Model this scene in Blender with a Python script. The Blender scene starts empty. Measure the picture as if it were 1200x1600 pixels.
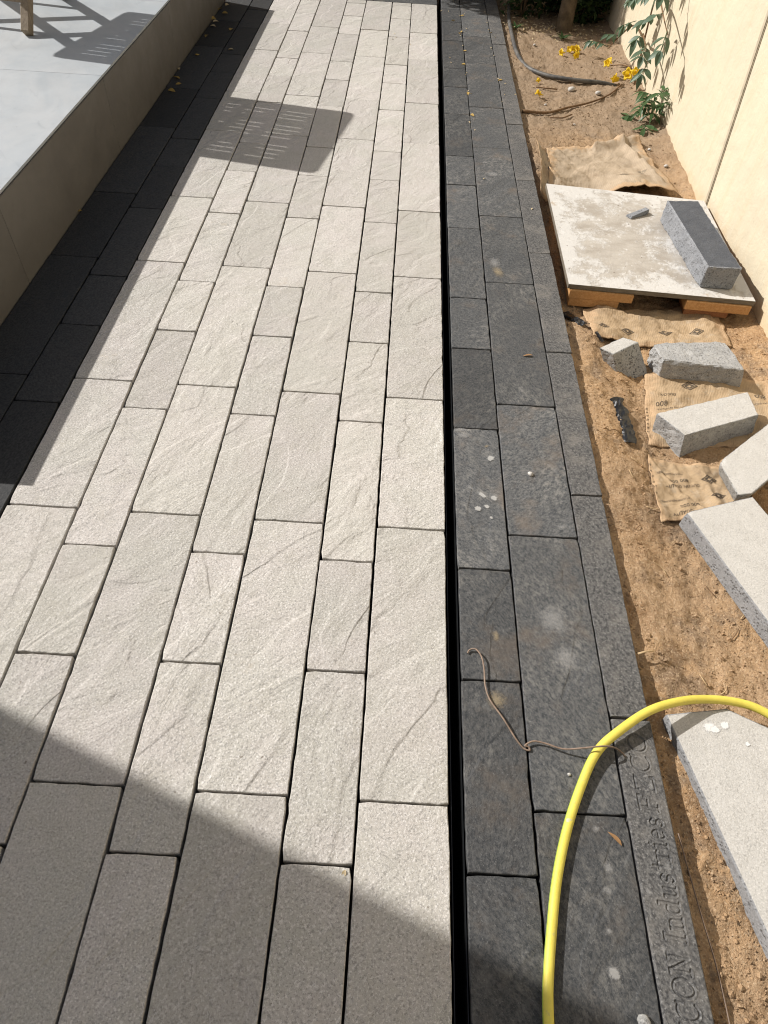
import bpy, bmesh, math, random
import numpy as np
from mathutils import Vector, Matrix, Euler, noise as mn

random.seed(7)
rng = np.random.default_rng(7)
S = bpy.context.scene
COL = S.collection
R = math.radians

# ------------------------------------------------------------------ camera
cam = bpy.data.cameras.new('camera')
cam.sensor_fit = 'VERTICAL'
cam.sensor_height = 36.0
cam.sensor_width = 27.0
cam.lens = 1060.5 / 1600 * 36.0
cam.clip_start = 0.02
cam.clip_end = 400
camo = bpy.data.objects.new('camera', cam)
COL.objects.link(camo)
camo.matrix_world = (Matrix.Translation((-0.1859, 0.0, 1.5057)) @ Matrix.Rotation(R(-0.241), 4, 'Z')
                     @ Matrix.Rotation(R(39.865), 4, 'X') @ Matrix.Rotation(R(3.724), 4, 'Z'))
S.camera = camo

# ------------------------------------------------------------------ sky, sun, exposure
SUN = Vector((-1.214, 0.467, 1.0)).normalized()          # towards the sun
W = bpy.data.worlds.new('World')
S.world = W
W.use_nodes = True
wn = W.node_tree
bg = wn.nodes['Background']
sky = wn.nodes.new('ShaderNodeTexSky')
sky.sky_type = 'NISHITA'
sky.sun_disc = False
sky.sun_elevation = math.asin(SUN.z)
sky.sun_rotation = math.atan2(SUN.x, SUN.y)
sky.dust_density = 2.0
hz = wn.nodes.new('ShaderNodeHueSaturation')      # thin desert haze: a paler, whiter sky all round
hz.inputs['Saturation'].default_value = 0.64
wn.links.new(sky.outputs[0], hz.inputs['Color'])
wt = wn.nodes.new('ShaderNodeMix')
wt.data_type = 'RGBA'
wt.blend_type = 'MULTIPLY'
wt.inputs[0].default_value = 1.0
wt.inputs[7].default_value = (1.0, 0.965, 0.93, 1.0)
wn.links.new(hz.outputs[0], wt.inputs[6])
wn.links.new(wt.outputs[2], bg.inputs[0])
bg.inputs[1].default_value = 0.096
sl = bpy.data.lights.new('sun', 'SUN')
sl.energy = 4.6
sl.angle = R(0.53)
sl.color = (1.0, 0.965, 0.925)
so = bpy.data.objects.new('sun', sl)
COL.objects.link(so)
so.rotation_euler = SUN.to_track_quat('Z', 'Y').to_euler()
so.location = SUN * 20
S.view_settings.view_transform = 'Standard'
S.view_settings.look = 'None'
S.view_settings.exposure = 0.27
S.view_settings.gamma = 1.0
S.cycles.filter_width = 1.1
S.cycles.max_bounces = 6
S.cycles.diffuse_bounces = 3
S.cycles.glossy_bounces = 2
S.cycles.transparent_max_bounces = 8
S.view_settings.use_curve_mapping = False


# ------------------------------------------------------------------ node helper
class B:
    def __init__(s, name, rough=0.85, spec=0.3):
        s.m = bpy.data.materials.new(name)
        s.m.use_nodes = True
        s.t = s.m.node_tree
        s.p = s.t.nodes['Principled BSDF']
        s.p.inputs['Roughness'].default_value = rough
        s.p.inputs['Specular IOR Level'].default_value = spec
        s._c = None

    def n(s, typ):
        return s.t.nodes.new(typ)

    def put(s, sock, v):
        if isinstance(v, bpy.types.NodeSocket):
            s.t.links.new(v, sock)
        elif isinstance(v, (tuple, list)) and len(v) == 3 and sock.type == 'RGBA':
            sock.default_value = (*v, 1)
        else:
            sock.default_value = v

    def obj(s, rand=True):
        if s._c is None:
            tc = s.n('ShaderNodeTexCoord')
            o = tc.outputs['Object']
            if rand:
                oi = s.n('ShaderNodeObjectInfo')
                s.rnd = oi.outputs['Random']
                c = s.n('ShaderNodeCombineXYZ')
                s.put(c.inputs[0], s.math('MULTIPLY', s.rnd, 91.3))
                s.put(c.inputs[1], s.math('MULTIPLY', s.rnd, 57.7))
                s.put(c.inputs[2], s.math('MULTIPLY', s.rnd, 33.1))
                a = s.n('ShaderNodeVectorMath')
                s.put(a.inputs[0], o)
                s.put(a.inputs[1], c.outputs[0])
                o = a.outputs[0]
            s._c = o
        return s._c

    def mp(s, vec, rot=(0, 0, 0), scale=(1, 1, 1)):
        m = s.n('ShaderNodeMapping')
        s.put(m.inputs['Vector'], vec)
        m.vector_type = 'TEXTURE'            # turns first, then stretches
        m.inputs['Rotation'].default_value = rot
        m.inputs['Scale'].default_value = tuple(1.0 / q for q in scale)
        return m.outputs[0]

    def turn(s, vec, a0, a1):
        k = s.n('ShaderNodeVectorRotate')
        k.rotation_type = 'Z_AXIS'
        s.put(k.inputs['Vector'], vec)
        s.put(k.inputs['Angle'], s.rng(s.math('FRACT', s.math('MULTIPLY', s.rnd, 17.3)), 0, 1, a0, a1, False))
        return k.outputs[0]

    def noise(s, vec, scale, detail=3.0, rough=0.55, dist=0.0, col=False):
        k = s.n('ShaderNodeTexNoise')
        s.put(k.inputs['Vector'], vec)
        k.inputs['Scale'].default_value = scale
        k.inputs['Detail'].default_value = detail
        k.inputs['Roughness'].default_value = rough
        k.inputs['Distortion'].default_value = dist
        return k.outputs['Color' if col else 'Fac']

    def vor(s, vec, scale, feat='F1'):
        k = s.n('ShaderNodeTexVoronoi')
        k.feature = feat
        s.put(k.inputs['Vector'], vec)
        k.inputs['Scale'].default_value = scale
        return k.outputs['Distance']

    def math(s, op, a, b=None, clamp=False):
        k = s.n('ShaderNodeMath')
        k.operation = op
        k.use_clamp = clamp
        s.put(k.inputs[0], a)
        if b is not None:
            s.put(k.inputs[1], b)
        return k.outputs[0]

    def rng(s, v, a, b, c=0.0, d=1.0, smooth=True):
        k = s.n('ShaderNodeMapRange')
        if smooth:
            k.interpolation_type = 'SMOOTHSTEP'
        s.put(k.inputs['Value'], v)
        k.inputs['From Min'].default_value = a
        k.inputs['From Max'].default_value = b
        k.inputs['To Min'].default_value = c
        k.inputs['To Max'].default_value = d
        return k.outputs[0]

    def mix(s, f, a, b, mode='MIX'):
        k = s.n('ShaderNodeMix')
        k.data_type = 'RGBA'
        k.blend_type = mode
        s.put(k.inputs['Factor'], f)
        s.put(k.inputs['A'], a) if False else s.put(k.inputs[6], a)
        s.put(k.inputs[7], b)
        return k.outputs[2]

    def scale(s, col, f):
        k = s.n('ShaderNodeVectorMath')
        k.operation = 'SCALE'
        s.put(k.inputs[0], col)
        s.put(k.inputs['Scale'], f)
        return k.outputs[0]

    def bump(s, h, strength=1.0, dist=1.0):
        k = s.n('ShaderNodeBump')
        k.inputs['Strength'].default_value = strength
        k.inputs['Distance'].default_value = dist
        s.put(k.inputs['Height'], h)
        s.put(s.p.inputs['Normal'], k.outputs[0])

    def base(s, c):
        s.put(s.p.inputs['Base Color'], c)
        return s.m


def terraces(b, vec, scale, k, sharp):
    f = b.math('MULTIPLY', b.noise(vec, scale, 4.0, 0.42, 0.9), k)
    fl = b.math('FLOOR', f)
    fr = b.rng(b.math('FRACT', f), 0.0, sharp)
    return b.math('ADD', fl, fr)


# ------------------------------------------------------------------ materials
def mat_beige():
    b = B('riven_beige_concrete', 0.95, 0.15)
    v = b.obj()
    t = b.turn(v, R(18), R(56))
    d = b.mp(t, (0, 0, 0), (1.0, 0.50, 1.0))
    st = terraces(b, d, 4.2, 4.1, 0.16)
    broad = b.noise(d, 8.0, 4.0, 0.6, 0.5)
    grain = b.noise(v, 215.0, 2.0, 0.7)
    mid = b.noise(v, 42.0, 3.0, 0.65)
    h = b.math('MULTIPLY', st, 0.0021)
    h = b.math('ADD', h, b.math('MULTIPLY', broad, 0.0125))
    h = b.math('ADD', h, b.math('MULTIPLY', mid, 0.0017))
    h = b.math('ADD', h, b.math('MULTIPLY', grain, 0.0013))
    b.bump(h)
    c = b.mix(b.rng(b.noise(v, 4.0, 4.0, 0.6), 0.35, 0.65), (0.500, 0.464, 0.428), (0.466, 0.446, 0.398))
    c = b.mix(b.rng(b.noise(v, 13.0, 3.0, 0.6), 0.45, 0.72, 0, 0.5), c, (0.425, 0.400, 0.345))
    c = b.mix(b.rng(b.noise(v, 190.0, 2.0, 0.7), 0.49, 0.66, 0, 0.60), c, (0.23, 0.22, 0.205))
    c = b.mix(b.rng(b.noise(b.mp(v, (0, 0, 1.0)), 210.0, 2.0, 0.7), 0.51, 0.66, 0, 0.60), c, (0.74, 0.71, 0.67))
    c = b.mix(b.rng(b.noise(v, 80.0, 2.0, 0.5), 0.735, 0.78, 0, 0.75), c, (0.17, 0.14, 0.11))
    c = b.mix(b.rng(b.noise(v, 7.5, 4.0, 0.65), 0.66, 0.80, 0, 0.38), c, (0.42, 0.33, 0.22))
    c = b.mix(b.rng(b.math('FRACT', b.math('MULTIPLY', b.rnd, 7.7)), 0.4, 1.0, 0, 0.22), c, (0.47, 0.445, 0.385))
    c = b.scale(c, b.rng(b.rnd, 0, 1, 0.87, 1.05, False))
    return b.base(c)


def mat_dark(name='riven_charcoal_concrete', dust=1.0, lo=1.0):
    b = B(name, 0.72, 0.35)
    v = b.obj()
    d = b.mp(b.turn(v, R(15), R(60)), (0, 0, 0), (1.0, 0.45, 1.0))
    st = terraces(b, d, 4.6, 4.5, 0.15)
    grain = b.noise(v, 300.0, 3.0, 0.75)
    mid = b.noise(v, 55.0, 3.0, 0.6)
    h = b.math('MULTIPLY', st, 0.0013)
    h = b.math('ADD', h, b.math('MULTIPLY', b.noise(d, 5.0, 3.0, 0.5), 0.009))
    h = b.math('ADD', h, b.math('MULTIPLY', mid, 0.0012))
    h = b.math('ADD', h, b.math('MULTIPLY', grain, 0.0008))
    b.bump(h)
    s1 = b.mp(b.turn(v, R(-60), R(60)), (0, 0, 0), (1.0, 0.55, 1.0))
    s2 = b.mp(v, (0, 0, R(-30)), (1.0, 0.45, 1.0))
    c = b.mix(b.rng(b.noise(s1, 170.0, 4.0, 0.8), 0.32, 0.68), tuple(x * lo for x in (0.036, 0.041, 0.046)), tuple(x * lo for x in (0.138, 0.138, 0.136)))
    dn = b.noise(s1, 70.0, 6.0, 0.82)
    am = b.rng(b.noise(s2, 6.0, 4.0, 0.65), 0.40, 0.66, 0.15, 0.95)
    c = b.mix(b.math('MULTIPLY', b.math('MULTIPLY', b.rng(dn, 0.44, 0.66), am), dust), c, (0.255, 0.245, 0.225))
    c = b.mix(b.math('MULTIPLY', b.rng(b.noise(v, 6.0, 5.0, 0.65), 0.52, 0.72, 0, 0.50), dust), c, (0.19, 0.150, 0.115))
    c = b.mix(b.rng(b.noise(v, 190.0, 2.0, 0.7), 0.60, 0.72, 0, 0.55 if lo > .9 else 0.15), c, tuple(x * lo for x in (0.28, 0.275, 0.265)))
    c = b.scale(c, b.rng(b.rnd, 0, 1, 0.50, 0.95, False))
    return b.base(c)


def mat_grey_concrete(name, ca, cb, pits=0.6, rough=0.95, speck=0.5):
    b = B(name, rough, 0.15)
    v = b.obj()
    n1 = b.noise(v, 16.0, 6.0, 0.7)
    vo = b.vor(v, 105.0)
    pitm = b.math('MULTIPLY', b.math('MULTIPLY', b.rng(vo, 0.20, 0.46, 1.0, 0.0), b.rng(b.noise(v, 34.0, 4.0, 0.75), 0.40, 0.54)), pits)
    gr = b.noise(v, 260.0, 2.0, 0.7)
    h = b.math('ADD', b.math('MULTIPLY', gr, 0.0008), b.math('MULTIPLY', b.noise(v, 60.0, 4.0, 0.7), 0.0018))
    h = b.math('SUBTRACT', h, b.math('MULTIPLY', pitm, 0.0020))
    b.bump(h)
    c = b.mix(b.rng(n1, 0.3, 0.7), ca, cb)
    c = b.mix(b.math('MULTIPLY', pitm, 0.8), c, tuple(x * 0.28 for x in ca))
    c = b.mix(b.rng(gr, 0.50, 0.66, 0, speck), c, tuple(min(0.8, x * 1.4) for x in cb))
    c = b.mix(b.rng(b.noise(b.mp(v, (0, 0, 1.0)), 210.0, 2.0, 0.7), 0.52, 0.68, 0, speck), c, tuple(x * 0.5 for x in ca))
    return b.base(c)


def mat_kerb():
    b = B('kerb_charcoal_concrete', 0.9, 0.2)
    v = b.obj()
    s1 = b.mp(v, (0, 0, R(30)), (1.0, 0.7, 1.0))
    c = b.mix(b.rng(b.noise(s1, 150.0, 5.0, 0.75), 0.34, 0.66), (0.045, 0.045, 0.046), (0.150, 0.146, 0.139))
    c = b.mix(b.rng(b.noise(v, 9.0, 5.0, 0.7), 0.46, 0.68, 0, 0.55), c, (0.20, 0.185, 0.165))
    c = b.mix(b.rng(b.noise(v, 190.0, 2.0, 0.7), 0.58, 0.70, 0, 0.55), c, (0.30, 0.29, 0.275))
    h = b.math('ADD', b.math('MULTIPLY', b.noise(v, 220.0, 2.0, 0.7), 0.0009), b.math('MULTIPLY', b.noise(v, 50.0, 4.0, 0.7), 0.0018))
    b.bump(h)
    return b.base(c)


def mat_soil():
    b = B('sandy_soil', 0.97, 0.08)
    v = b.obj(False)
    big = b.noise(v, 2.3, 5.0, 0.6)
    c = b.mix(b.rng(big, 0.36, 0.64), (0.50, 0.320, 0.170), (0.45, 0.310, 0.190))
    c = b.mix(b.rng(b.noise(v, 5.5, 6.0, 0.7), 0.50, 0.64, 0, 0.75), c, (0.245, 0.180, 0.125))
    c = b.mix(b.rng(b.noise(v, 3.1, 5.0, 0.65), 0.50, 0.64, 0, 0.75), c, (0.33, 0.200, 0.105))
    c = b.mix(b.rng(b.noise(v, 75.0, 5.0, 0.75), 0.48, 0.66, 0, 0.42), c, (0.21, 0.130, 0.072))
    c = b.mix(b.rng(b.noise(v, 165.0, 2.0, 0.7), 0.52, 0.66, 0, 0.62), c, (0.62, 0.47, 0.31))
    c = b.mix(b.rng(b.noise(v, 140.0, 2.0, 0.7), 0.60, 0.70, 0, 0.7), c, (0.13, 0.085, 0.05))
    sy = b.n('ShaderNodeSeparateXYZ')
    b.put(sy.inputs[0], v)
    far = b.rng(b.math('ADD', sy.outputs[1], b.math('MULTIPLY', b.noise(v, 1.6, 3.0, 0.6), 1.2)), 3.9, 5.0, 0.0, 0.75)   # garden soil beyond the imported sand
    c = b.mix(far, c, b.mix(b.noise(v, 28.0, 5.0, 0.7), (0.20, 0.150, 0.105), (0.40, 0.305, 0.215)))
    h = b.math('ADD', b.math('MULTIPLY', b.noise(v, 80.0, 5.0, 0.75), 0.010), b.math('MULTIPLY', b.noise(v, 230.0, 2.0, 0.7), 0.0024))
    b.bump(h)
    return b.base(c)


def mat_simple(name, col, rough=0.7, spec=0.3, var=0.25, nscale=40.0, bumpa=0.0, col2=None, rand=True):
    b = B(name, rough, spec)
    v = b.obj(rand)
    n = b.noise(v, nscale, 4.0, 0.6)
    c2 = col2 or tuple(x * (1 - var) for x in col)
    c = b.mix(b.rng(n, 0.3, 0.7), col, c2)
    if bumpa:
        b.bump(b.math('MULTIPLY', b.noise(v, nscale * 3, 4.0, 0.7), bumpa))
    return b.base(c)


def mat_wall():
    b = B('cream_painted_render', 0.9, 0.2)
    v = b.obj(False)
    c = b.mix(b.rng(b.noise(v, 1.7, 4.0, 0.6), 0.3, 0.7), (0.61, 0.54, 0.40), (0.575, 0.51, 0.385))
    streak = b.mp(v, (0, 0, 0), (1, 3.0, 0.35))
    c = b.mix(b.rng(b.noise(streak, 5.0, 5.0, 0.65), 0.46, 0.72, 0, 0.5), c, (0.56, 0.465, 0.315))
    c = b.mix(b.rng(b.noise(v, 55.0, 2.0, 0.5), 0.735, 0.79, 0, 0.8), c, (0.42, 0.34, 0.24))
    # soil splashed on the foot of the wall
    sp = b.n('ShaderNodeSeparateXYZ')
    b.put(sp.inputs[0], v)
    low = b.rng(b.math('ADD', sp.outputs[2], b.math('MULTIPLY', b.noise(v, 14.0, 5.0, 0.7), 0.16)), 0.0, 0.10, 0.6, 0.0)
    c = b.mix(low, c, (0.56, 0.42, 0.25))
    h = b.math('ADD', b.math('MULTIPLY', b.noise(v, 120.0, 4.0, 0.7), 0.0012), b.math('MULTIPLY', b.noise(v, 9.0, 4.0, 0.6), 0.009))
    b.bump(h)
    return b.base(c)


def mat_tile(name, ca, cb, vein, rough):
    b = B(name, rough, 0.4)
    v = b.obj()
    d = b.mp(v, (0, 0, R(30)), (1, 0.5, 1))
    c = b.mix(b.rng(b.noise(d, 3.0, 6.0, 0.65, 0.8), 0.3, 0.7), ca, cb)
    c = b.mix(b.rng(b.noise(d, 9.0, 6.0, 0.7, 1.5), 0.56, 0.72, 0, 0.35), c, vein)
    c = b.mix(b.rng(b.noise(v, 60.0, 2.0, 0.5), 0.76, 0.80, 0, 0.6), c, tuple(x * .45 for x in vein))
    b.put(b.p.inputs['Roughness'], b.rng(b.noise(v, 7.0, 4.0, 0.6), 0.3, 0.7, rough - 0.08, rough + 0.12))
    return b.base(c)


def mat_board():
    b = B('cement_stained_plywood', 0.88, 0.2)
    v = b.obj(False)
    sp = b.n('ShaderNodeSeparateXYZ')
    b.put(sp.inputs[0], v)
    ex = b.math('SUBTRACT', 0.385, b.math('ABSOLUTE', sp.outputs[0]))
    ey = b.math('SUBTRACT', 0.450, b.math('ABSOLUTE', sp.outputs[1]))
    e = b.math('MINIMUM', ex, ey)
    d = b.mp(v, (0, 0, 0), (0.6, 1.3, 1))
    c = b.mix(b.rng(b.noise(d, 9.0, 6.0, 0.7), 0.36, 0.64), (0.43, 0.395, 0.345), (0.34, 0.305, 0.26))
    crust = b.math('ADD', b.rng(e, 0.0, 0.20, 0.20, 0.0), b.noise(v, 11.0, 6.0, 0.72))
    c = b.mix(b.rng(crust, 0.50, 0.66, 0, 0.9), c, (0.56, 0.545, 0.515))
    c = b.mix(b.rng(b.noise(v, 26.0, 5.0, 0.7), 0.56, 0.66, 0, 0.6), c, (0.63, 0.615, 0.585))
    c = b.mix(b.rng(b.noise(v, 6.0, 5.0, 0.65), 0.64, 0.74, 0, 0.75), c, (0.36, 0.255, 0.145))
    c = b.mix(b.rng(b.noise(v, 48.0, 2.0, 0.5), 0.70, 0.75, 0, 0.85), c, (0.12, 0.09, 0.07))
    b.bump(b.math('ADD', b.math('MULTIPLY', b.noise(v, 70.0, 5.0, 0.7), 0.0022), b.math('MULTIPLY', b.rng(crust, 0.54, 0.66), 0.0015)))
    return b.base(c)


def mat_wood(name, ca, cb, axis=(1, 1, 1), rough=0.7):
    b = B(name, rough, 0.3)
    v = b.mp(b.obj(), (0, 0, 0), axis)
    n = b.noise(v, 22.0, 5.0, 0.65, 0.6)
    c = b.mix(b.rng(n, 0.3, 0.7), ca, cb)
    c = b.mix(b.rng(b.noise(v, 70.0, 3.0, 0.6), 0.55, 0.75, 0, 0.4), c, tuple(x * .5 for x in cb))
    b.bump(b.math('MULTIPLY', n, 0.0012))
    return b.base(c)


def mat_kraft(name, col, rib=0.5):
    b = B(name, 0.85, 0.2)
    tc = b.n('ShaderNodeTexCoord')
    uv = tc.outputs['UV']
    v = b.obj()
    w = b.n('ShaderNodeTexWave')
    w.wave_type = 'BANDS'
    w.bands_direction = 'X'
    b.put(w.inputs['Vector'], uv)
    w.inputs['Scale'].default_value = 26.0
    w.inputs['Distortion'].default_value = 1.2
    w.inputs['Detail'].default_value = 3.0
    w.inputs['Detail Scale'].default_value = 1.6
    n = b.noise(v, 9.0, 5.0, 0.6)
    c = b.mix(b.rng(n, 0.3, 0.7), col, tuple(x * 0.80 for x in col))
    c = b.mix(b.math('MULTIPLY', w.outputs['Fac'], rib), c, tuple(x * 0.62 for x in col))
    c = b.mix(b.rng(b.noise(v, 24.0, 5.0, 0.7), 0.52, 0.68, 0, 0.55), c, (0.40, 0.33, 0.245))
    c = b.mix(b.rng(b.noise(v, 7.0, 5.0, 0.7), 0.55, 0.68, 0, 0.6), c, (0.25, 0.18, 0.115))
    su = b.n('ShaderNodeSeparateXYZ')
    b.put(su.inputs[0], uv)
    eu = b.math('SUBTRACT', 0.5, b.math('ABSOLUTE', b.math('SUBTRACT', su.outputs[0], 0.5)))
    ev = b.math('SUBTRACT', 0.5, b.math('ABSOLUTE', b.math('SUBTRACT', su.outputs[1], 0.5)))
    ed = b.math('ADD', b.math('MINIMUM', eu, ev), b.math('MULTIPLY', b.noise(v, 22.0, 5.0, 0.7), -0.30))
    sand = b.mix(b.noise(v, 160.0, 3.0, 0.8), (0.30, 0.19, 0.10), (0.60, 0.43, 0.27))
    c = b.mix(b.rng(ed, -0.13, -0.05, 0.95, 0.0), c, sand)
    h = b.math('ADD', b.math('MULTIPLY', w.outputs['Fac'], 0.0004), b.math('MULTIPLY', b.noise(v, 30.0, 5.0, 0.65), 0.006))
    b.bump(h)
    return b.base(c)


def mat_leaf(name, ca, cb, rough=0.5, trans=0.25):
    b = B(name, rough, 0.4)
    v = b.obj()
    g = b.n('ShaderNodeNewGeometry')
    c = b.mix(g.outputs['Random Per Island'], ca, cb)
    c = b.mix(b.rng(b.noise(v, 30.0, 3.0, 0.6), 0.4, 0.7, 0, 0.5), c, tuple(x * 0.7 for x in ca))
    b.base(c)
    tr = b.n('ShaderNodeBsdfTranslucent')
    b.put(tr.inputs['Color'], c)
    mx = b.n('ShaderNodeMixShader')
    mx.inputs[0].default_value = trans
    b.t.links.new(b.p.outputs[0], mx.inputs[1])
    b.t.links.new(tr.outputs[0], mx.inputs[2])
    b.t.links.new(mx.outputs[0], b.t.nodes['Material Output'].inputs['Surface'])
    return b.m


def mat_stain(name, col, soft=0.45, amt=0.9):
    """thin dried film: opaque in the middle, breaking up towards its edge"""
    b = B(name, 0.9, 0.2)
    tc = b.n('ShaderNodeTexCoord')
    v = b.obj()
    ln = b.n('ShaderNodeVectorMath')
    ln.operation = 'LENGTH'
    b.put(ln.inputs[0], tc.outputs['UV'])
    r = b.math('ADD', b.math('MULTIPLY', ln.outputs['Value'], 1.55), b.math('MULTIPLY', b.math('SUBTRACT', b.noise(v, 110.0, 5.0, 0.7), 0.5), 1.3))
    b.put(b.p.inputs['Alpha'], b.rng(r, 1.0 - soft, 1.0, amt, 0.0))
    c = b.mix(b.noise(v, 160.0, 3.0, 0.7), col, tuple(x * 0.7 for x in col))
    return b.base(c)


MB_ = mat_beige()
MD_ = mat_dark()
MDL = mat_dark('riven_charcoal_shaded', 0.06, 0.52)  # left band: terrace shade put into a darker paver colour, with less dust
MK_ = mat_kerb()
MSOIL = mat_soil()
MWALL = mat_wall()
MTILE = mat_tile('pale_grey_porcelain', (0.43, 0.446, 0.452), (0.35, 0.382, 0.402), (0.26, 0.283, 0.296), 0.5)
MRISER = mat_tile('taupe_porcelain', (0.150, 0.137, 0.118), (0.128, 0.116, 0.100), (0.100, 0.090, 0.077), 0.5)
MBED = mat_simple('bedding_sand', (0.07, 0.06, 0.05), 0.95, 0.1, 0.4, 60, 0.003)
MBLACK = mat_simple('black_plastic', (0.010, 0.011, 0.011), 0.4, 0.4, 0.2)
MGREYB = mat_grey_concrete('grey_split_concrete', (0.27, 0.268, 0.255), (0.37, 0.365, 0.35), 1.0)
MGREYR = mat_grey_concrete('grey_rough_concrete', (0.26, 0.26, 0.255), (0.40, 0.395, 0.382), 0.55)
MWHITEB = mat_grey_concrete('pale_concrete_face', (0.44, 0.425, 0.395), (0.49, 0.475, 0.445), 0.08, 0.95, 0.42)
MDARKB = mat_grey_concrete('charcoal_block_concrete', (0.075, 0.08, 0.09), (0.10, 0.105, 0.115), 0.15)
MDARKS = mat_grey_concrete('charcoal_block_side', (0.20, 0.208, 0.22), (0.26, 0.267, 0.28), 0.7)
MGREYS = mat_grey_concrete('grey_slab_side', (0.215, 0.217, 0.22), (0.28, 0.281, 0.283), 0.7)
MBOARD = mat_board()
MBEDGE = mat_wood('dirty_ply_edge', (0.20, 0.175, 0.135), (0.13, 0.11, 0.085), (1, 1, 6))
MTIMB = mat_wood('sawn_pine', (0.55, 0.32, 0.14), (0.43, 0.22, 0.08), (6, 0.6, 6))
MTIMBX = mat_wood('sawn_pine_dark', (0.40, 0.19, 0.09), (0.30, 0.13, 0.06), (6, 0.6, 6))
MTEAK = mat_wood('weathered_teak', (0.31, 0.25, 0.175), (0.20, 0.155, 0.105), (5, 5, 0.7))
MKRAFT = mat_kraft('kraft_paper', (0.46, 0.335, 0.205), 0.42)
MKRAFT2 = mat_kraft('faded_kraft_paper', (0.44, 0.35, 0.25), 0.30)
MPRINT = mat_simple('black_print', (0.055, 0.048, 0.04), 0.9, 0.1, 0.6, 300, 0, (0.17, 0.13, 0.09))
MPRINTF = mat_simple('faded_print', (0.19, 0.16, 0.12), 0.9, 0.1, 0.4, 200, 0, (0.30, 0.24, 0.17))
def mat_hose():
    b = B('yellow_rubber', 0.5, 0.35)
    v = b.obj(False)
    c = b.mix(b.rng(b.noise(v, 30.0, 4.0, 0.6), 0.3, 0.7), (0.70, 0.60, 0.10), (0.63, 0.53, 0.085))
    c = b.mix(b.rng(b.noise(v, 70.0, 5.0, 0.7), 0.60, 0.70, 0, 0.5), c, (0.40, 0.34, 0.17))
    c = b.mix(b.rng(b.noise(v, 38.0, 2.0, 0.5), 0.72, 0.75, 0, 0.7), c, (0.45, 0.43, 0.38))
    b.bump(b.math('MULTIPLY', b.noise(v, 300.0, 3.0, 0.7), 0.0005))
    return b.base(c)


MHOSE = mat_hose()
MHOSEG = mat_simple('green_stripe', (0.30, 0.42, 0.06), 0.45, 0.4, 0.1)
MPIPE = mat_simple('grey_irrigation_pipe', (0.045, 0.045, 0.046), 0.55, 0.4, 0.3, 25, 0.001, (0.135, 0.125, 0.11))
MTWINE = mat_simple('brown_wire', (0.26, 0.185, 0.135), 0.6, 0.4, 0.4, 60)
MBARK = mat_simple('bark', (0.17, 0.13, 0.085), 0.95, 0.1, 0.5, 18, 0.012)
MTWIG = mat_simple('dry_twig', (0.24, 0.15, 0.085), 0.9, 0.1, 0.4, 60, 0.001)
MSTRAW = mat_simple('dry_straw', (0.58, 0.42, 0.24), 0.8, 0.2, 0.35, 40)
MPOLY = mat_simple('crumpled_black_polythene', (0.012, 0.012, 0.013), 0.30, 0.5, 0.3, 60, 0.0008)
MGREEN = mat_leaf('glossy_leaf', (0.045, 0.095, 0.030), (0.085, 0.15, 0.055), 0.42)
MGREENB = mat_leaf('blue_green_leaf', (0.075, 0.125, 0.075), (0.12, 0.18, 0.11), 0.45)
MGREEND = mat_leaf('shade_leaf', (0.030, 0.060, 0.018), (0.055, 0.095, 0.03), 0.5)
MYEL = mat_leaf('yellow_petal', (0.86, 0.58, 0.02), (0.88, 0.66, 0.04), 0.6, 0.3)
MDRY = mat_leaf('yellowed_leaf', (0.50, 0.36, 0.08), (0.42, 0.25, 0.08), 0.7, 0.15)
MPALE = mat_leaf('pale_petal', (0.62, 0.52, 0.36), (0.55, 0.42, 0.22), 0.8, 0.15)
MBROWN = mat_leaf('brown_leaf', (0.30, 0.165, 0.07), (0.38, 0.22, 0.10), 0.7, 0.1)
MSTONE = mat_grey_concrete('pebble_stone', (0.40, 0.38, 0.35), (0.52, 0.49, 0.45), 0.1)
MWST = mat_stain('white_splash', (0.50, 0.49, 0.465), 0.5, 0.85)
MWST2 = mat_stain('faint_white_splash', (0.50, 0.49, 0.47), 0.9, 0.35)
MWST3 = mat_stain('dull_white_splash', (0.40, 0.39, 0.37), 0.5, 0.75)
MWST4 = mat_stain('bright_white_splash', (0.80, 0.79, 0.77), 0.35, 0.95)
MYST = mat_stain('sand_smear', (0.42, 0.34, 0.22), 0.95, 0.55)
MTRIM = mat_simple('bronze_edge_trim', (0.10, 0.09, 0.075), 0.45, 0.5, 0.2)
MHOUSE = mat_simple('house_render', (0.62, 0.55, 0.43), 0.9, 0.2, 0.1, 3.0)
MGLASS = mat_simple('window_glass', (0.03, 0.035, 0.04), 0.08, 0.5, 0.1)


# ------------------------------------------------------------------ mesh helpers
def link(name, me, parent=None, loc=None):
    o = bpy.data.objects.new(name, me)
    COL.objects.link(o)
    if parent is not None:
        o.parent = parent
    if loc is not None:
        o.location = loc
    return o


def mesh(name, vs, fs, mat, smooth=False):
    me = bpy.data.meshes.new(name)
    me.from_pydata([tuple(map(float, v)) for v in vs], [], [tuple(map(int, f)) for f in fs])
    for m in (mat if isinstance(mat, (list, tuple)) else [mat]):
        me.materials.append(m)
    if smooth:
        me.polygons.foreach_set('use_smooth', [True] * len(me.polygons))
    me.update()
    return me


def tag(o, label=None, cat=None, group=None, kind=None):
    if label:
        o['label'] = label
    if cat:
        o['category'] = cat
    if group:
        o['group'] = group
    if kind:
        o['kind'] = kind
    return o


def empty(name, loc=(0, 0, 0), rz=0):
    o = bpy.data.objects.new(name, None)
    COL.objects.link(o)
    o.location = loc
    o.rotation_euler = (0, 0, rz)
    o.empty_display_size = 0.05
    return o


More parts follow.
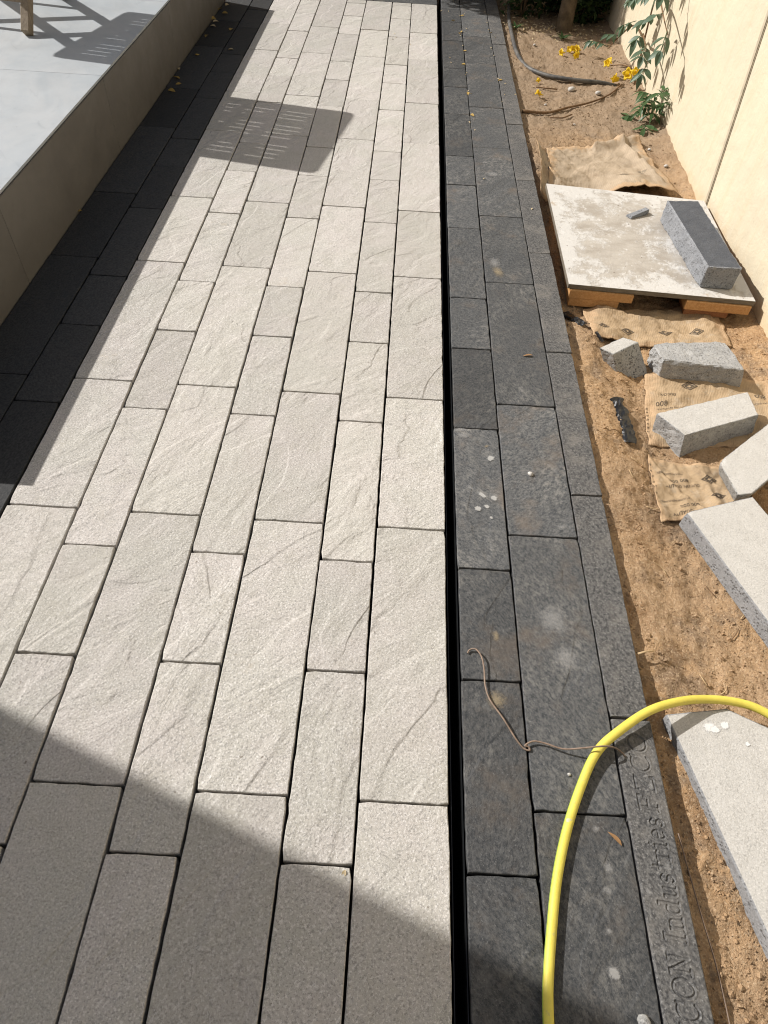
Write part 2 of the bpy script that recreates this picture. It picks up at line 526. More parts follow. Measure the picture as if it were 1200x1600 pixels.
def bm_mesh(name, bm, mat, smooth=False):
    bmesh.ops.recalc_face_normals(bm, faces=bm.faces)
    me = bpy.data.meshes.new(name)
    bm.to_mesh(me)
    bm.free()
    for m in (mat if isinstance(mat, (list, tuple)) else [mat]):
        me.materials.append(m)
    if smooth:
        me.polygons.foreach_set('use_smooth', [True] * len(me.polygons))
    return me


def box(name, lo, hi, mat, parent=None, bev=0.0, origin=None):
    bm = bmesh.new()
    bmesh.ops.create_cube(bm, size=1)
    lo, hi = Vector(lo), Vector(hi)
    c = (lo + hi) / 2
    og = Vector(origin) if origin is not None else c
    for v in bm.verts:
        v.co = Vector((v.co.x * (hi.x - lo.x), v.co.y * (hi.y - lo.y), v.co.z * (hi.z - lo.z))) + c - og
    if bev:
        bmesh.ops.bevel(bm, geom=bm.edges[:], offset=bev, segments=2, affect='EDGES', profile=0.6)
    o = link(name, bm_mesh(name, bm, mat), None, og)
    if parent is not None:
        o.parent = parent
        o.matrix_parent_inverse = parent.matrix_world.inverted()
        pl = Vector(parent.location)
        o.matrix_parent_inverse = Matrix.Translation(-pl)
    return o


def rough_block(name, bottom, top, mat, parent=None, bev=0.004, cuts=7, amp=0.0015, freq=60, top_mat=None, chips=()):
    """stone block from 4+4 corners, bevelled, subdivided and roughened; origin at its base"""
    og = sum((Vector(v) for v in bottom), Vector()) / len(bottom)
    n = len(bottom)
    bm = bmesh.new()
    vb = [bm.verts.new(Vector(v) - og) for v in bottom]
    vt = [bm.verts.new(Vector(v) - og) for v in top]
    bm.faces.new(vb[::-1])
    ft = bm.faces.new(vt)
    ft.material_index = 0
    for i in range(n):
        bm.faces.new((vb[i], vb[(i + 1) % n], vt[(i + 1) % n], vt[i]))
    bmesh.ops.recalc_face_normals(bm, faces=bm.faces)
    if top_mat:
        for f in bm.faces:
            if f.normal.z > 0.7:
                f.material_index = 1
    bmesh.ops.bevel(bm, geom=bm.edges[:], offset=bev, segments=2, affect='EDGES', profile=0.5)
    bmesh.ops.triangulate(bm, faces=[f for f in bm.faces if len(f.verts) > 4])
    for _ in range(cuts):
        es = [e for e in bm.edges if e.calc_length() > 0.022]
        if not es:
            break
        bmesh.ops.subdivide_edges(bm, edges=es, cuts=1, use_grid_fill=True)
        bmesh.ops.triangulate(bm, faces=[f for f in bm.faces if len(f.verts) > 4])
    bm.normal_update()
    for v in bm.verts:
        p = (v.co + og)
        k = amp * (mn.noise(p * freq) + 0.6 * mn.noise(p * freq * 2.3))
        if v.normal.z > 0.8:
            k *= 0.35
        for (cx, cy, cz, cr, cd) in chips:
            d = (p - Vector((cx, cy, cz))).length
            if d < cr:
                k -= cd * (1 - d / cr)
        v.co += v.normal * k
    ms = [mat] + ([top_mat] if top_mat else [])
    o = link(name, bm_mesh(name, bm, ms), None, og)
    return o


def smooth_path(pts, n=8):
    pts = [Vector(p) for p in pts]
    P = [pts[0] * 2 - pts[1]] + pts + [pts[-1] * 2 - pts[-2]]
    out = []
    for i in range(1, len(P) - 2):
        for k in range(n):
            t = k / n
            a, b, c, d = P[i - 1], P[i], P[i + 1], P[i + 2]
            out.append(0.5 * ((2 * b) + (c - a) * t + (2 * a - 5 * b + 4 * c - d) * t * t + (3 * b - a - 3 * c + d) * t ** 3))
    out.append(pts[-1])
    return out


def tube_data(path, rad, seg=10, cap=True):
    path = [Vector(p) for p in path]
    n = len(path)
    rr = rad if callable(rad) else (lambda t: rad)
    vs, fs = [], []
    up = Vector((0, 0, 1))
    prev = None
    for i, p in enumerate(path):
        t = (path[min(i + 1, n - 1)] - path[max(i - 1, 0)]).normalized()
        if prev is None:
            s = t.cross(up)
            if s.length < 1e-3:
                s = t.cross(Vector((1, 0, 0)))
            s.normalize()
        else:
            s = (prev - t * prev.dot(t)).normalized()
        prev = s
        u = s.cross(t)
        r = rr(i / (n - 1))
        for k in range(seg):
            a = 2 * math.pi * k / seg
            vs.append(p + (s * math.cos(a) + u * math.sin(a)) * r)
    for i in range(n - 1):
        for k in range(seg):
            k2 = (k + 1) % seg
            fs.append((i * seg + k, i * seg + k2, (i + 1) * seg + k2, (i + 1) * seg + k))
    if cap:
        fs.append(tuple(range(seg))[::-1])
        fs.append(tuple((n - 1) * seg + k for k in range(seg)))
    return vs, fs


def tube(name, path, rad, mat, parent=None, seg=10, world_origin=None):
    vs, fs = tube_data(path, rad, seg)
    og = Vector(world_origin) if world_origin is not None else Vector((0, 0, 0))
    o = link(name, mesh(name, [Vector(v) - og for v in vs], fs, mat, True), None, og)
    if parent is not None:
        o.parent = parent
        o.matrix_parent_inverse = Matrix.Translation(-Vector(parent.location))
    return o


def sub(o, parent):
    """parent without moving: parents are never rotated when this is used"""
    o.parent = parent
    pl = Vector(parent.location)
    if parent.parent is not None:
        pl = pl + Vector(parent.parent.location) * 0
    o.matrix_parent_inverse = Matrix.Translation(-pl)
    return o


# ================================================================== SETTING
# ground sheet to the horizon, sunk under the paved and planted strip
gx = [-90, -6, -1.72, -1.70, 1.46, 1.48, 6, 90]
gy = [-90, -3, -1.3, -1.28, 7.38, 7.4, 12, 90]
gv = []
for y in gy:
    for x in gx:
        inn = -1.71 < x < 1.47 and -1.29 < y < 7.39
        gv.append((x, y, -0.30 if inn else -0.065))
nx = len(gx)
gf = [(j * nx + i, j * nx + i + 1, (j + 1) * nx + i + 1, (j + 1) * nx + i) for j in range(len(gy) - 1) for i in range(nx - 1)]
tag(link('ground', mesh('ground', gv, gf, MSOIL)), 'sandy ground around the garden', None, None, 'structure')

# ---------------- terrace with its tiles
ZT = 0.333
TX = -1.603
TY0, TY1 = 1.428, 6.14
ter = box('terrace', (-8.0, TY0 + 0.010, -0.29), (TX - 0.012, TY1 - 0.010, ZT - 0.010), MHOUSE)
tag(ter, 'raised terrace with pale grey tiles beside the path', None, None, 'structure')
ys = [TY0, 2.30, 3.50, 4.70, 5.90, TY1]
for a, c in zip(ys[:-1], ys[1:]):
    for x1 in (TX - 0.003, TX - 1.203, TX - 2.403, TX - 3.603, TX - 4.803):
        box('tile', (x1 - 1.1985, a + 0.001, ZT - 0.0098), (x1, c - 0.001, ZT), MTILE, ter, 0.0008)
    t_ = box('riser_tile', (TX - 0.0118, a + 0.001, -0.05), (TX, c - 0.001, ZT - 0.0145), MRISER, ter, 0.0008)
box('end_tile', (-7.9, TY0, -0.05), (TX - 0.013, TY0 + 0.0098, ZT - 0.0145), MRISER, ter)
box('edge_trim', (TX - 0.011, TY0 + 0.002, ZT - 0.0138), (TX + 0.0015, TY1 - 0.002, ZT - 0.0104), MTRIM, ter)
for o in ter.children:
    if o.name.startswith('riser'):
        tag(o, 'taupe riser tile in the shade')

# ---------------- paving
PY0, PY1 = -0.95, 6.395


def paver_mesh(name, w, l, h, mat, seed, r=0.0028):
    rg = random.Random(seed)
    pts = []

    def side(x0, y0, x1, y1, n):
        for i in range(n):
            t = i / n
            pts.append((x0 + (x1 - x0) * t, y0 + (y1 - y0) * t))
    a, c = w / 2, l / 2
    ns, nl = max(4, int(w / 0.018)), max(6, int(l / 0.022))
    side(-a + r, -c, a - r, -c, ns)
    side(a, -c + r, a, c - r, nl)
    side(a - r, c, -a + r, c, ns)
    side(-a, c - r, -a, -c + r, nl)
    n = len(pts)
    j1 = [rg.uniform(-0.0009, 0.0006) + (rg.uniform(-0.0018, 0) if rg.random() < 0.07 else 0) for _ in pts]
    j2 = [rg.uniform(0.0010, 0.0021) for _ in pts]

    def ins(p, d):
        return (p[0] * (1 - d / a), p[1] * (1 - d / c)) if d else p
    vs = []
    for p in pts:
        vs.append((*ins(p, 0.001), -h))
    for p, q in zip(pts, j1):
        vs.append((*ins(p, -q), -0.0026 + rg.uniform(-.0007, .0007)))
    for p, q, s in zip(pts, j1, j2):
        vs.append((*ins(p, -q + s * 0.45), -0.0008 + rg.uniform(-.0003, .0002)))
    for p, q, s in zip(pts, j1, j2):
        vs.append((*ins(p, -q + s * 1.3), 0.0))
    fs = []
    for L in range(3):
        for i in range(n):
            k = (i + 1) % n
            fs.append((L * n + i, L * n + k, (L + 1) * n + k, (L + 1) * n + i))
    fs.append(tuple(3 * n + i for i in range(n)))
    me = mesh(name, vs, fs, mat)
    me.polygons.foreach_set('use_smooth', [False] * (3 * n + 1))
    return me


PER = 1.3075
wide_j = sorted([0.454 + PER * k for k in range(-2, 6)] + [1.203 + PER * k for k in range(-2, 6)])
nar_j = sorted([0.326 + PER * k for k in range(-2, 6)] + [0.749 + PER * k for k in range(-2, 6)] + [1.077 + PER * k for k in range(-2, 6)])
_pm = {}


def lay(parent, xa, xb, joints, mat, key, gl=0.0058, gc=0.0036, y0=PY0, y1=PY1, name='paver', h=0.06):
    js = [y0] + [j for j in joints if y0 + 0.08 < j < y1 - 0.08] + [y1]
    out = []
    for a, c in zip(js[:-1], js[1:]):
        w, l = (xb - xa) - gl, (c - a) - gc
        k = (key, round(w, 3), round(l, 2), random.randrange(3))
        if k not in _pm:
            _pm[k] = paver_mesh(name, w, round(l, 3), h, mat, int(w * 7919 + l * 104729 + k[3] * 31 + ord(key) * 17))
        o = link(name, _pm[k], parent)
        o.matrix_parent_inverse = Matrix.Translation(-Vector(parent.location))
        o.location = ((xa + xb) / 2 + random.uniform(-.0008, .0008), (a + c) / 2, random.uniform(-0.0012, 0.0012))
        o.rotation_euler = (random.uniform(-.0014, .0014), random.uniform(-.003, .003), random.choice((0, math.pi)) + random.uniform(-.0012, .0012))
        o['_y'] = (a + c) / 2
        out.append(o)
    return out


path = box('paved_path', (TX + 0.004, PY0, -0.29), (-0.004, 7.2, -0.056), MBED)
tag(path, 'path of long pale riven paving stones edged in charcoal', None, None, 'structure')
XS = dict(Z=-0.0015, A=-.1993, B=-.348, C=-.549, D=-.6988, E=-.9003, F=-1.048, G=-1.250, H=-1.402, I=-1.6005)
seq = 'ZABCDEFG'
for i in range(7):
    lay(path, XS[seq[i + 1]], XS[seq[i]], wide_j if i % 2 == 0 else nar_j, MB_, 'b')
lay(path, XS['H'], XS['G'], nar_j, MDL, 'e', 0.005, y1=7.1)
lay(path, XS['I'], XS['H'], wide_j, MDL, 'e', 0.005, y1=7.1)
# charcoal cross rows closing the pale field at its far end
for r0, r1, off in ((6.40, 6.60, 0.0), (6.605, 6.805, 0.31), (6.81, 7.01, 0.12)):
    xs = [-1.249, -1.249 + 0.35 + off * 0.5, -0.50 + off * 0.3, -0.0015]
    for xa, xb in zip(xs[:-1], xs[1:]):
        me = paver_mesh('paver', r1 - r0 - 0.004, xb - xa - 0.005, 0.06, MD_, int(xa * 999) & 0xffff)
        o = link('paver', me, path)
        o.matrix_parent_inverse = Matrix.Translation(-Vector(path.location))
        o.location = ((xa + xb) / 2, (r0 + r1) / 2, 0)
        o.rotation_euler = (0, 0, math.pi / 2)

bord = box('paved_border', (0.031, PY0, -0.29), (0.464, 7.2, -0.056), MBED)
tag(bord, 'charcoal paved border strip with its kerb stones beside the sand', None, None, 'structure')
pq = lay(bord, 0.0273, 0.1747, nar_j, MD_, 'd', 0.0045, y1=7.1)
qr = lay(bord, 0.1747, 0.3754, wide_j, MD_, 'd', 0.0045, y1=7.1)

# ---------------- kerb stones, one carries stamped lettering
kj = [-0.02 - 0.695, -0.02, 0.676, 1.372, 2.068, 2.764, 3.46, 4.155, 4.85, 5.545, 6.24, 6.935]
KX0, KX1 = 0.3775, 0.4715
for i, (a, c) in enumerate(zip(kj[:-1], kj[1:])):
    if abs(a + 0.02) < 0.01:
        continue
    me = paver_mesh('kerb_stone', KX1 - KX0, c - a - 0.004, 0.20, MK_, 100 + i, 0.003)
    o = link('kerb_stone', me, bord)
    o.matrix_parent_inverse = Matrix.Translation(-Vector(bord.location))
    o.location = ((KX0 + KX1) / 2 + random.uniform(-.001, .001), (a + c) / 2, random.uniform(-.0015, .001))

# letter strokes: unit cap height, y up, x along the line; slanted a little when laid out
ARC = lambda cx, cy, rx, ry, a0, a1, n=12: [(cx + rx * math.cos(R(a0 + (a1 - a0) * i / n)), cy + ry * math.sin(R(a0 + (a1 - a0) * i / n))) for i in range(n + 1)]
GL = {
    'D': (.72, [[(.12, 0), (.12, 1)], [(0, 1), (.3, 1)] + ARC(.3, .5, .38, .5, 90, -90) + [(0, 0)]]),
    'U': (.72, [[(.12, 1), (.12, .3)] + ARC(.36, .3, .24, .3, 180, 360) + [(.6, 1)], [(0, 1), (.26, 1)], [(.48, 1), (.72, 1)]]),
    'C': (.68, [ARC(.38, .5, .36, .5, 45, 315, 18), [(.62, .72), (.66, 1)]]),
    'O': (.76, [ARC(.38, .5, .36, .5, 0, 360, 22)]),
    'N': (.78, [[(.12, 0), (.12, 1), (.66, 0), (.66, 1)], [(0, 1), (.16, 1)], [(0, 0), (.24, 0)], [(.54, 1), (.78, 1)]]),
    'I': (.36, [[(.18, 0), (.18, 1)], [(.04, 0), (.32, 0)], [(.04, 1), (.32, 1)]]),
    'n': (.56, [[(.12, 0), (.12, .62)], [(.02, .62), (.12, .62)], [(.12, .45)] + ARC(.29, .42, .17, .2, 160, 0, 8) + [(.46, 0)], [(.03, 0), (.22, 0)], [(.37, 0), (.56, 0)]]),
    'd': (.56, [ARC(.25, .31, .22, .31, 0, 360, 16), [(.47, 0), (.47, 1), (.36, 1)], [(.47, 0), (.56, 0)]]),
    'u': (.56, [[(.03, .62), (.12, .62), (.12, .2)] + ARC(.28, .2, .16, .2, 180, 330, 8), [(.45, .62), (.45, 0), (.55, 0)]]),
    's': (.42, [[(.36, .52)] + ARC(.21, .46, .15, .16, 40, 250, 8) + ARC(.21, .16, .16, .16, 80, -150, 8)]),
    't': (.38, [[(.18, .88), (.18, .14)] + ARC(.29, .14, .11, .14, 180, 300, 5), [(.03, .62), (.36, .62)]]),
    'r': (.42, [[(.13, 0), (.13, .62)], [(.02, .62), (.13, .62)], [(.13, .42)] + ARC(.29, .45, .15, .17, 150, 40, 5), [(.03, 0), (.25, 0)]]),
    'i': (.28, [[(.14, 0), (.14, .62), (.04, .62)], [(.04, 0), (.25, 0)], [(.13, .86), (.15, .88)]]),
    'e': (.50, [[(.05, .34), (.45, .34)] + ARC(.25, .32, .21, .31, 5, 310, 14)]),
    'F': (.62, [[(.14, 0), (.14, 1)], [(.0, 1), (.58, 1), (.58, .84)], [(.14, .52), (.42, .52)], [(.02, 0), (.28, 0)]]),
    'Z': (.66, [[(.06, .84), (.06, 1), (.60, 1), (.04, 0), (.62, 0), (.62, .16)]]),
    ' ': (.36, []),
}


def text_segments(txt, cap, y_start, y_end, xbase):
    tot = sum(GL[c][0] + 0.14 for c in txt) - 0.14
    k = (y_end - y_start) / tot
    y = y_start
    segs = []
    for ch in txt:
        w, strokes = GL[ch]
        for st in strokes:
            q = [(y + px * k + py * cap * 0.12, xbase - py * cap) for px, py in st]
            for a, b_ in zip(q[:-1], q[1:]):
                segs.append((a[1], a[0], b_[1], b_[0]))
        y += (w + 0.14) * k
    return np.array(segs)


def lettered_kerb(y0, y1):
    cx, cy = (KX0 + KX1) / 2, (y0 + y1) / 2
    step = 0.0011
    xs = np.concatenate([[KX0 + .0012, KX0 + .0022], np.arange(KX0 + .004, KX1 - .004, step), [KX1 - .0022, KX1 - .0012]])
    yy = np.concatenate([[y0 + .003, y0 + .005], np.arange(y0 + .008, y1 - .008, step), [y1 - .005, y1 - .003]])
    X, Y = np.meshgrid(xs, yy)
    seg = np.concatenate([text_segments('DUCON', 0.040, 0.032, 0.206, 0.446), text_segments('Industries', 0.042, 0.226, 0.452, 0.450),
                          text_segments('FZCO', 0.041, 0.466, 0.634, 0.448)])
    D = np.full(X.shape, 9.0)
    for ax, ay, bx, by in seg:
        lo, hi = np.searchsorted(yy, [min(ay, by) - .008, max(ay, by) + .008])
        if hi <= lo:
            continue
        xx, yv = X[lo:hi], Y[lo:hi]
        dx, dy = bx - ax, by - ay
        t = np.clip(((xx - ax) * dx + (yv - ay) * dy) / (dx * dx + dy * dy + 1e-12), 0, 1)
        D[lo:hi] = np.minimum(D[lo:hi], np.hypot(xx - ax - t * dx, yv - ay - t * dy))
    wn_ = np.array([[mn.noise((x * 60, y * 60, 3)) for x in xs[::4]] for y in yy[::4]])
    wn_ = np.repeat(np.repeat(wn_, 4, 0), 4, 1)[:len(yy), :len(xs)]
    rad = 0.0012 + 0.0005 * wn_
    z = -0.0021 * np.clip(1 - (D - rad) / 0.0014, 0, 1) ** 1.3
    z += 0.0011 * np.exp(-((D - rad - 0.0024) / 0.0012) ** 2)       # slightly raised lip round each groove
    ed = np.minimum(np.minimum(X - KX0, KX1 - X), np.minimum(Y - y0, y1 - Y))
    z -= 0.004 * np.clip(1 - ed / 0.0042, 0, 1) ** 2
    V = np.stack([X - cx, Y - cy, z], -1).reshape(-1, 3)
    ny, nx_ = X.shape
    ii = np.arange((ny - 1) * (nx_ - 1))
    r, c = ii // (nx_ - 1), ii % (nx_ - 1)
    F = np.stack([r * nx_ + c, r * nx_ + c + 1, (r + 1) * nx_ + c + 1, (r + 1) * nx_ + c], -1)
    vs, fs = V.tolist(), F.tolist()
    # skirt down to the bedding
    rim = [i for i in range(nx_)] + [j * nx_ + nx_ - 1 for j in range(1, ny)] + [(ny - 1) * nx_ + i for i in range(nx_ - 2, -1, -1)] + [j * nx_ for j in range(ny - 2, 0, -1)]
    b0 = len(vs)
    for i in rim:
        v = vs[i]
        vs.append((math.copysign(abs(v[0]) + .0012, v[0]) if abs(v[0]) > .04 else v[0], v[1], -0.20))
    m_ = len(rim)
    for i in range(m_):
        k = (i + 1) % m_
        fs.append((rim[k], rim[i], b0 + i, b0 + k))
    me = mesh('kerb_stone', vs, fs, MK_, True)
    o = link('kerb_stone', me, bord, (cx, cy, 0))
    o.matrix_parent_inverse = Matrix.Translation(-Vector(bord.location))
    tag(o, 'kerb stone with stamped lettering under the yellow hose')
    return o


kerb_t = lettered_kerb(-0.018, 0.674)

# ---------------- slot drain
bm = bmesh.new()
prof = [(0.0002, -0.010), (0.0002, -0.27), (0.0262, -0.27), (0.0262, -0.010), (0.0246, -0.010), (0.0246, -0.26), (0.0018, -0.26), (0.0018, -0.010)]
rings = []
for y in np.linspace(PY0, 6.39, 40):
    w = 0.0006 * math.sin(y * 9)
    rings.append([bm.verts.new((px + (w if 0.01 < px < 1 else -w) * 0.3, y, pz)) for px, pz in prof])
for ra, rb in zip(rings[:-1], rings[1:]):
    for i in range(len(prof)):
        k = (i + 1) % len(prof)
        bm.faces.new((ra[i], ra[k], rb[k], rb[i]))
dr = link('slot_drain', bm_mesh('slot_drain', bm, MBLACK))
tag(dr, 'narrow black slot drain between pale and charcoal paving', 'drain')


# ---------------- soil strip
def soil_z(x, y):
    t = min(1, max(0, (x - 0.50) / 0.26))
    t = t * t * (3 - 2 * t)
    deep = -0.100 if y > 1.1 else -0.078 - 0.022 * max(0, (y - 0.6) / 0.5)
    if y > 3.4:
        q = min(1, (y - 3.4) / 0.9)
        deep = deep + (0.045) * q
    edge = -0.034 - 0.012 * math.sin(y * 3.1) * 0.6
    if 2.3 < y < 3.6:
        w_ = min(1, (y - 2.3) / 0.2, (3.6 - y) / 0.2)
        edge += (-0.105 - edge) * w_
        deep -= 0.012 * w_
    if y < 0.75:
        edge -= 0.012
    z = edge * (1 - t) + deep * t
    p = Vector((x * 1.0, y * 1.0, 0.3))
    z += 0.011 * mn.noise(p * 6) + 0.0085 * mn.noise(p * 17) + 0.0045 * mn.noise(p * 48)
    if x > 1.22:
        z += (x - 1.22) * 0.25
    return z


def build_soil():
    xs = np.arange(0.462, 1.37, 0.0062)
    yy = []
    y = -1.2
    while y < 7.36:
        yy.append(y)
        y += 0.02 if y < 0 else (0.0052 + 0.0018 * y)
    vs = []
    for y in yy:
        for x in xs:
            z = soil_z(x, y)
            p = Vector((x, y, 1.7))
            g = mn.noise(p * 130)
            z += 0.0034 * g + 0.0022 * mn.noise(p * 260)
            vs.append((x, y, z))
    n = len(xs)
    fs = [(j * n + i, j * n + i + 1, (j + 1) * n + i + 1, (j + 1) * n + i) for j in range(len(yy) - 1) for i in range(n - 1)]
    o = link('soil', mesh('soil', vs, fs, MSOIL, True))
    tag(o, 'strip of orange sandy soil between kerb and wall', None, None, 'structure')


build_soil()

# crumbs of soil and grit: nobody could count them
bm = bmesh.new()
t_v, t_f = [], []
ico = [(0, 0, 1), (.94, 0, -.33), (-.47, .82, -.33), (-.47, -.82, -.33)]
octa = [(1, 0, 0), (-1, 0, 0), (0, 1, 0), (0, -1, 0), (0, 0, 1), (0, 0, -1)]
octf = [(0, 2, 4), (2, 1, 4), (1, 3, 4), (3, 0, 4), (2, 0, 5), (1, 2, 5), (3, 1, 5), (0, 3, 5)]
for _ in range(20000):
    y = 0.02 + 5.9 * random.random() ** 1.7
    x = random.uniform(0.476, 1.30)
    big = mn.noise(Vector((x * 6, y * 6, 9)))
    if big < -0.15 and random.random() < 0.75:
        continue
    r = random.uniform(0.0012, 0.0032) * (1 + 1.6 * (random.random() < 0.05))
    z = soil_z(x, y) + r * 0.4
    e = Euler((random.random() * 6, random.random() * 6, random.random() * 6)).to_matrix()
    b0 = len(t_v)
    for o_ in octa:
        t_v.append(Vector((x, y, z)) + e @ (Vector(o_) * r * random.uniform(.6, 1.3)))
    for f in octf:
        t_f.append(tuple(b0 + i for i in f))
bm.free()
tag(link('soil_crumbs', mesh('soil_crumbs', t_v, t_f, MSOIL)), 'loose crumbs and grit on the sandy soil', 'grit', None, 'stuff')

# ---------------- boundary wall: two rendered lengths with a sealed joint between them
WX = 1.32
wall = empty('boundary_wall', (WX, 3.4, -0.3))
tag(wall, 'cream rendered garden wall along the sandy strip', 'wall')


def wall_panel(name, yb0, yt0, yb1, yt1, mat, x0=0.0, x1=0.18, zb=-0.3, ztp=2.1):
    pts = [(yb0, zb), (yb1, zb), (yt1, ztp), (yt0, ztp)]
    vs = [(WX + x0, y, z) for y, z in pts] + [(WX + x1, y, z) for y, z in pts]
    bm = bmesh.new()
    V = [bm.verts.new(v) for v in vs]
    bm.faces.new(V[0:4])
    bm.faces.new(V[4:8][::-1])
    for i in range(4):
        k = (i + 1) % 4
        bm.faces.new((V[i], V[i + 4], V[k + 4], V[k]))
    bmesh.ops.recalc_face_normals(bm, faces=bm.faces)
    es = [e for e in bm.edges if all(abs(v.co.x - WX - x0) < 1e-5 for v in e.verts)]
    bmesh.ops.bevel(bm, geom=es, offset=0.004, segments=2, affect='EDGES')
    o = link(name, bm_mesh(name, bm, mat))
    return sub(o, wall)


JB, JT = 3.325, 3.79     # the joint leans slightly
wall_panel('wall_panel', -3.0, -3.0, JB + 0.0005, JT + 0.0005, MWALL)
wall_panel('wall_panel', JB + 0.034, JT + 0.034, 7.6, 7.6, MWALL, 0.002)
MJOINT = mat_simple('joint_sealant', (0.47, 0.405, 0.30), 0.9, 0.2, 0.2, 30, 0.001)
wall_panel('joint_strip', JB + 0.004, JT + 0.004, JB + 0.033, JT + 0.033, MJOINT, -0.005, 0.17)
cap_ = box('wall_coping', (WX - 0.02, -3.0, 2.102), (WX + 0.2, 7.6, 2.15), MWALL, wall, 0.004)

# rear garden wall
rw = box('rear_wall', (-9, 7.6, -0.3), (1.319, 7.75, 1.9), MWALL)
tag(rw, 'cream rear wall behind the shrubs at the far end', 'wall')

# ---------------- house out of frame on the left whose corner shades the foreground
hs = empty('house', (-6.5, -2.0, 0))
tag(hs, 'rendered house corner standing left of the path', 'house')
HX, HY = -3.8, 1.68


def hbox(name, lo, hi, mat, bev=0.0, parent=hs):
    o = box(name, lo, hi, mat, None, bev)
    return sub(o, parent)


hbox('wall', (-9.5, -7.0, -0.3), (HX, HY, 4.6), MHOUSE)
hbox('roof', (-9.7, -7.2, 4.602), (HX + 0.05, HY + 0.03, 4.85), MHOUSE, 0.01)
for yw in (-0.9, -3.6):
    w_ = hbox('window', (HX + 0.002, yw - 0.7, 1.2), (HX + 0.05, yw + 0.7, 2.5), MTRIM)
    p_ = box('pane', (HX + 0.052, yw - 0.64, 1.26), (HX + 0.058, yw + 0.64, 2.44), MGLASS)
    p_.parent = w_
    p_.matrix_parent_inverse = Matrix.Translation(-Vector(w_.location))

# ================================================================== OBJECTS
# ---------------- stains lying on pavers (parts of the paver they are on)
_sn = [0]


def stain(parent, x, y, rx, ry, rot, mat, z=0.0016, n=18, seed=0):
    _sn[0] += 1
    z += 0.00022 * (_sn[0] % 5)
    rg = random.Random(seed + int(x * 1e4))
    vs, uv = [(0, 0, 0)], [(0, 0)]
    for i in range(n):
        a = 2 * math.pi * i / n
        k = rg.uniform(.9, 1.12)
        ca, sa = math.cos(a) * rx * k * 1.5, math.sin(a) * ry * k * 1.5
        vs.append((ca * math.cos(rot) - sa * math.sin(rot), ca * math.sin(rot) + sa * math.cos(rot), 0))
        uv.append((math.cos(a), math.sin(a)))
    fs = [(0, 1 + i, 1 + (i + 1) % n) for i in range(n)]
    me = mesh('stain', vs, fs, mat)
    ul = me.uv_layers.new(name='UVMap')
    for lp in me.loops:
        ul.data[lp.index].uv = uv[lp.vertex_index]
    o = link('stain', me)
    pw = Vector(parent['_w']) if '_w' in parent else Vector(parent.location)
    o.location = Vector((x, y, z)) - pw
    o.parent = parent
    return o


def find(lst, y):
    return min(lst, key=lambda o: abs(o['_y'] - y) if True else 0)


def covering(lst, y):
    best = None
    for o in lst:
        ys_ = [v.co.y for v in o.data.vertices[:40]]
        l = max(v.co.y for v in o.data.vertices)
        if abs(o['_y'] - y) <= l + 0.004:
            best = o
    return best or lst[0]


def stain_on(lst, x, y, rx, ry, rot, mat):
    p = covering(lst, y)
    p.rotation_euler = (0, 0, 0)
    p.location.z = 0.0
    return stain(p, x, y, rx, ry, rot, mat)


for (x, y, rx, ry, rot, m) in [
    (.142, 1.501, .016, .013, .3, MWST), (.143, 1.336, .013, .013, 0, MWST), (.108, 1.345, .019, .009, -.7, MWST),
    (.093, 1.291, .012, .011, 0, MWST), (.120, 1.302, .010, .010, 0, MWST), (.131, 1.553, .012, .007, .5, MYST),
    (.059, 1.597, .028, .018, .2, MWST2), (.052, 1.622, .030, .012, 0, MWST2), (.075, 1.37, .02, .008, -.6, MWST2),
    (.13, 1.26, .006, .006, 0, MWST), (.120, .872, .012, .018, 0, MYST), (.11, .70, .030, .03, .4, MYST)]:
    stain_on(pq, x, y, rx, ry, rot, m)
for (x, y, rx, ry, rot, m) in [
    (.231, 2.590, .030, .055, .3, MYST), (.222, 2.66, .03, .05, 0, MWST2), (.304, .425, .010, .009, 0, MWST2), (.318, .352, .013, .012, 0, MWST2),
    (.31, .310, .012, .010, 0, MWST2), (.299, .172, .014, .013, 0, MWST3), (.30, .24, .009, .008, 0, MWST2), (.27, .93, .05, .06, .5, MWST2),
    (.29, .82, .04, .05, 0, MWST2), (.33, 1.24, .02, .015, 0, MWST2), (.26, 3.5, .05, .03, 0, MWST2), (.23, 3.63, .02, .012, 0, MWST2)]:
    stain_on(qr, x, y, rx, ry, rot, m)
for (x, y, r) in [(.392, .312, .009), (.441, .36, .012), (.40, .215, .008), (.44, 0.52, .008), (.41, .06, .012)]:
    o = stain(kerb_t, x, y, r, r * 1.1, 0, MWST2, z=0.0022)


# ---------------- wooden table whose near foot stands on the terrace
table = empty('slatted_table', (-2.35, 4.3, ZT))
tag(table, 'weathered wooden table with crossed legs standing on the terrace', 'table')


def beam(name, a, b_, w, h, mat, parent, up=(0, 0, 1)):
    a, b_ = Vector(a), Vector(b_)
    d = (b_ - a)
    t = d.normalized()
    s = t.cross(Vector(up))
    if s.length < 1e-3:
        s = Vector((1, 0, 0))
    s.normalize()
    u = s.cross(t)
    bm = bmesh.new()
    vs = []
    for p in (a, b_):
        for (i, j) in ((-1, -1), (1, -1), (1, 1), (-1, 1)):
            vs.append(bm.verts.new(p + s * i * w / 2 + u * j * h / 2 - a))
    for f in ((0, 1, 2, 3), (7, 6, 5, 4), (0, 4, 5, 1), (1, 5, 6, 2), (2, 6, 7, 3), (3, 7, 4, 0)):
        bm.faces.new([vs[i] for i in f])
    bmesh.ops.recalc_face_normals(bm, faces=bm.faces)
    bmesh.ops.bevel(bm, geom=bm.edges[:], offset=min(w, h) * 0.08, segments=1, affect='EDGES')
    o = link(name, bm_mesh(name, bm, mat), None, a)
    return sub(o, parent)


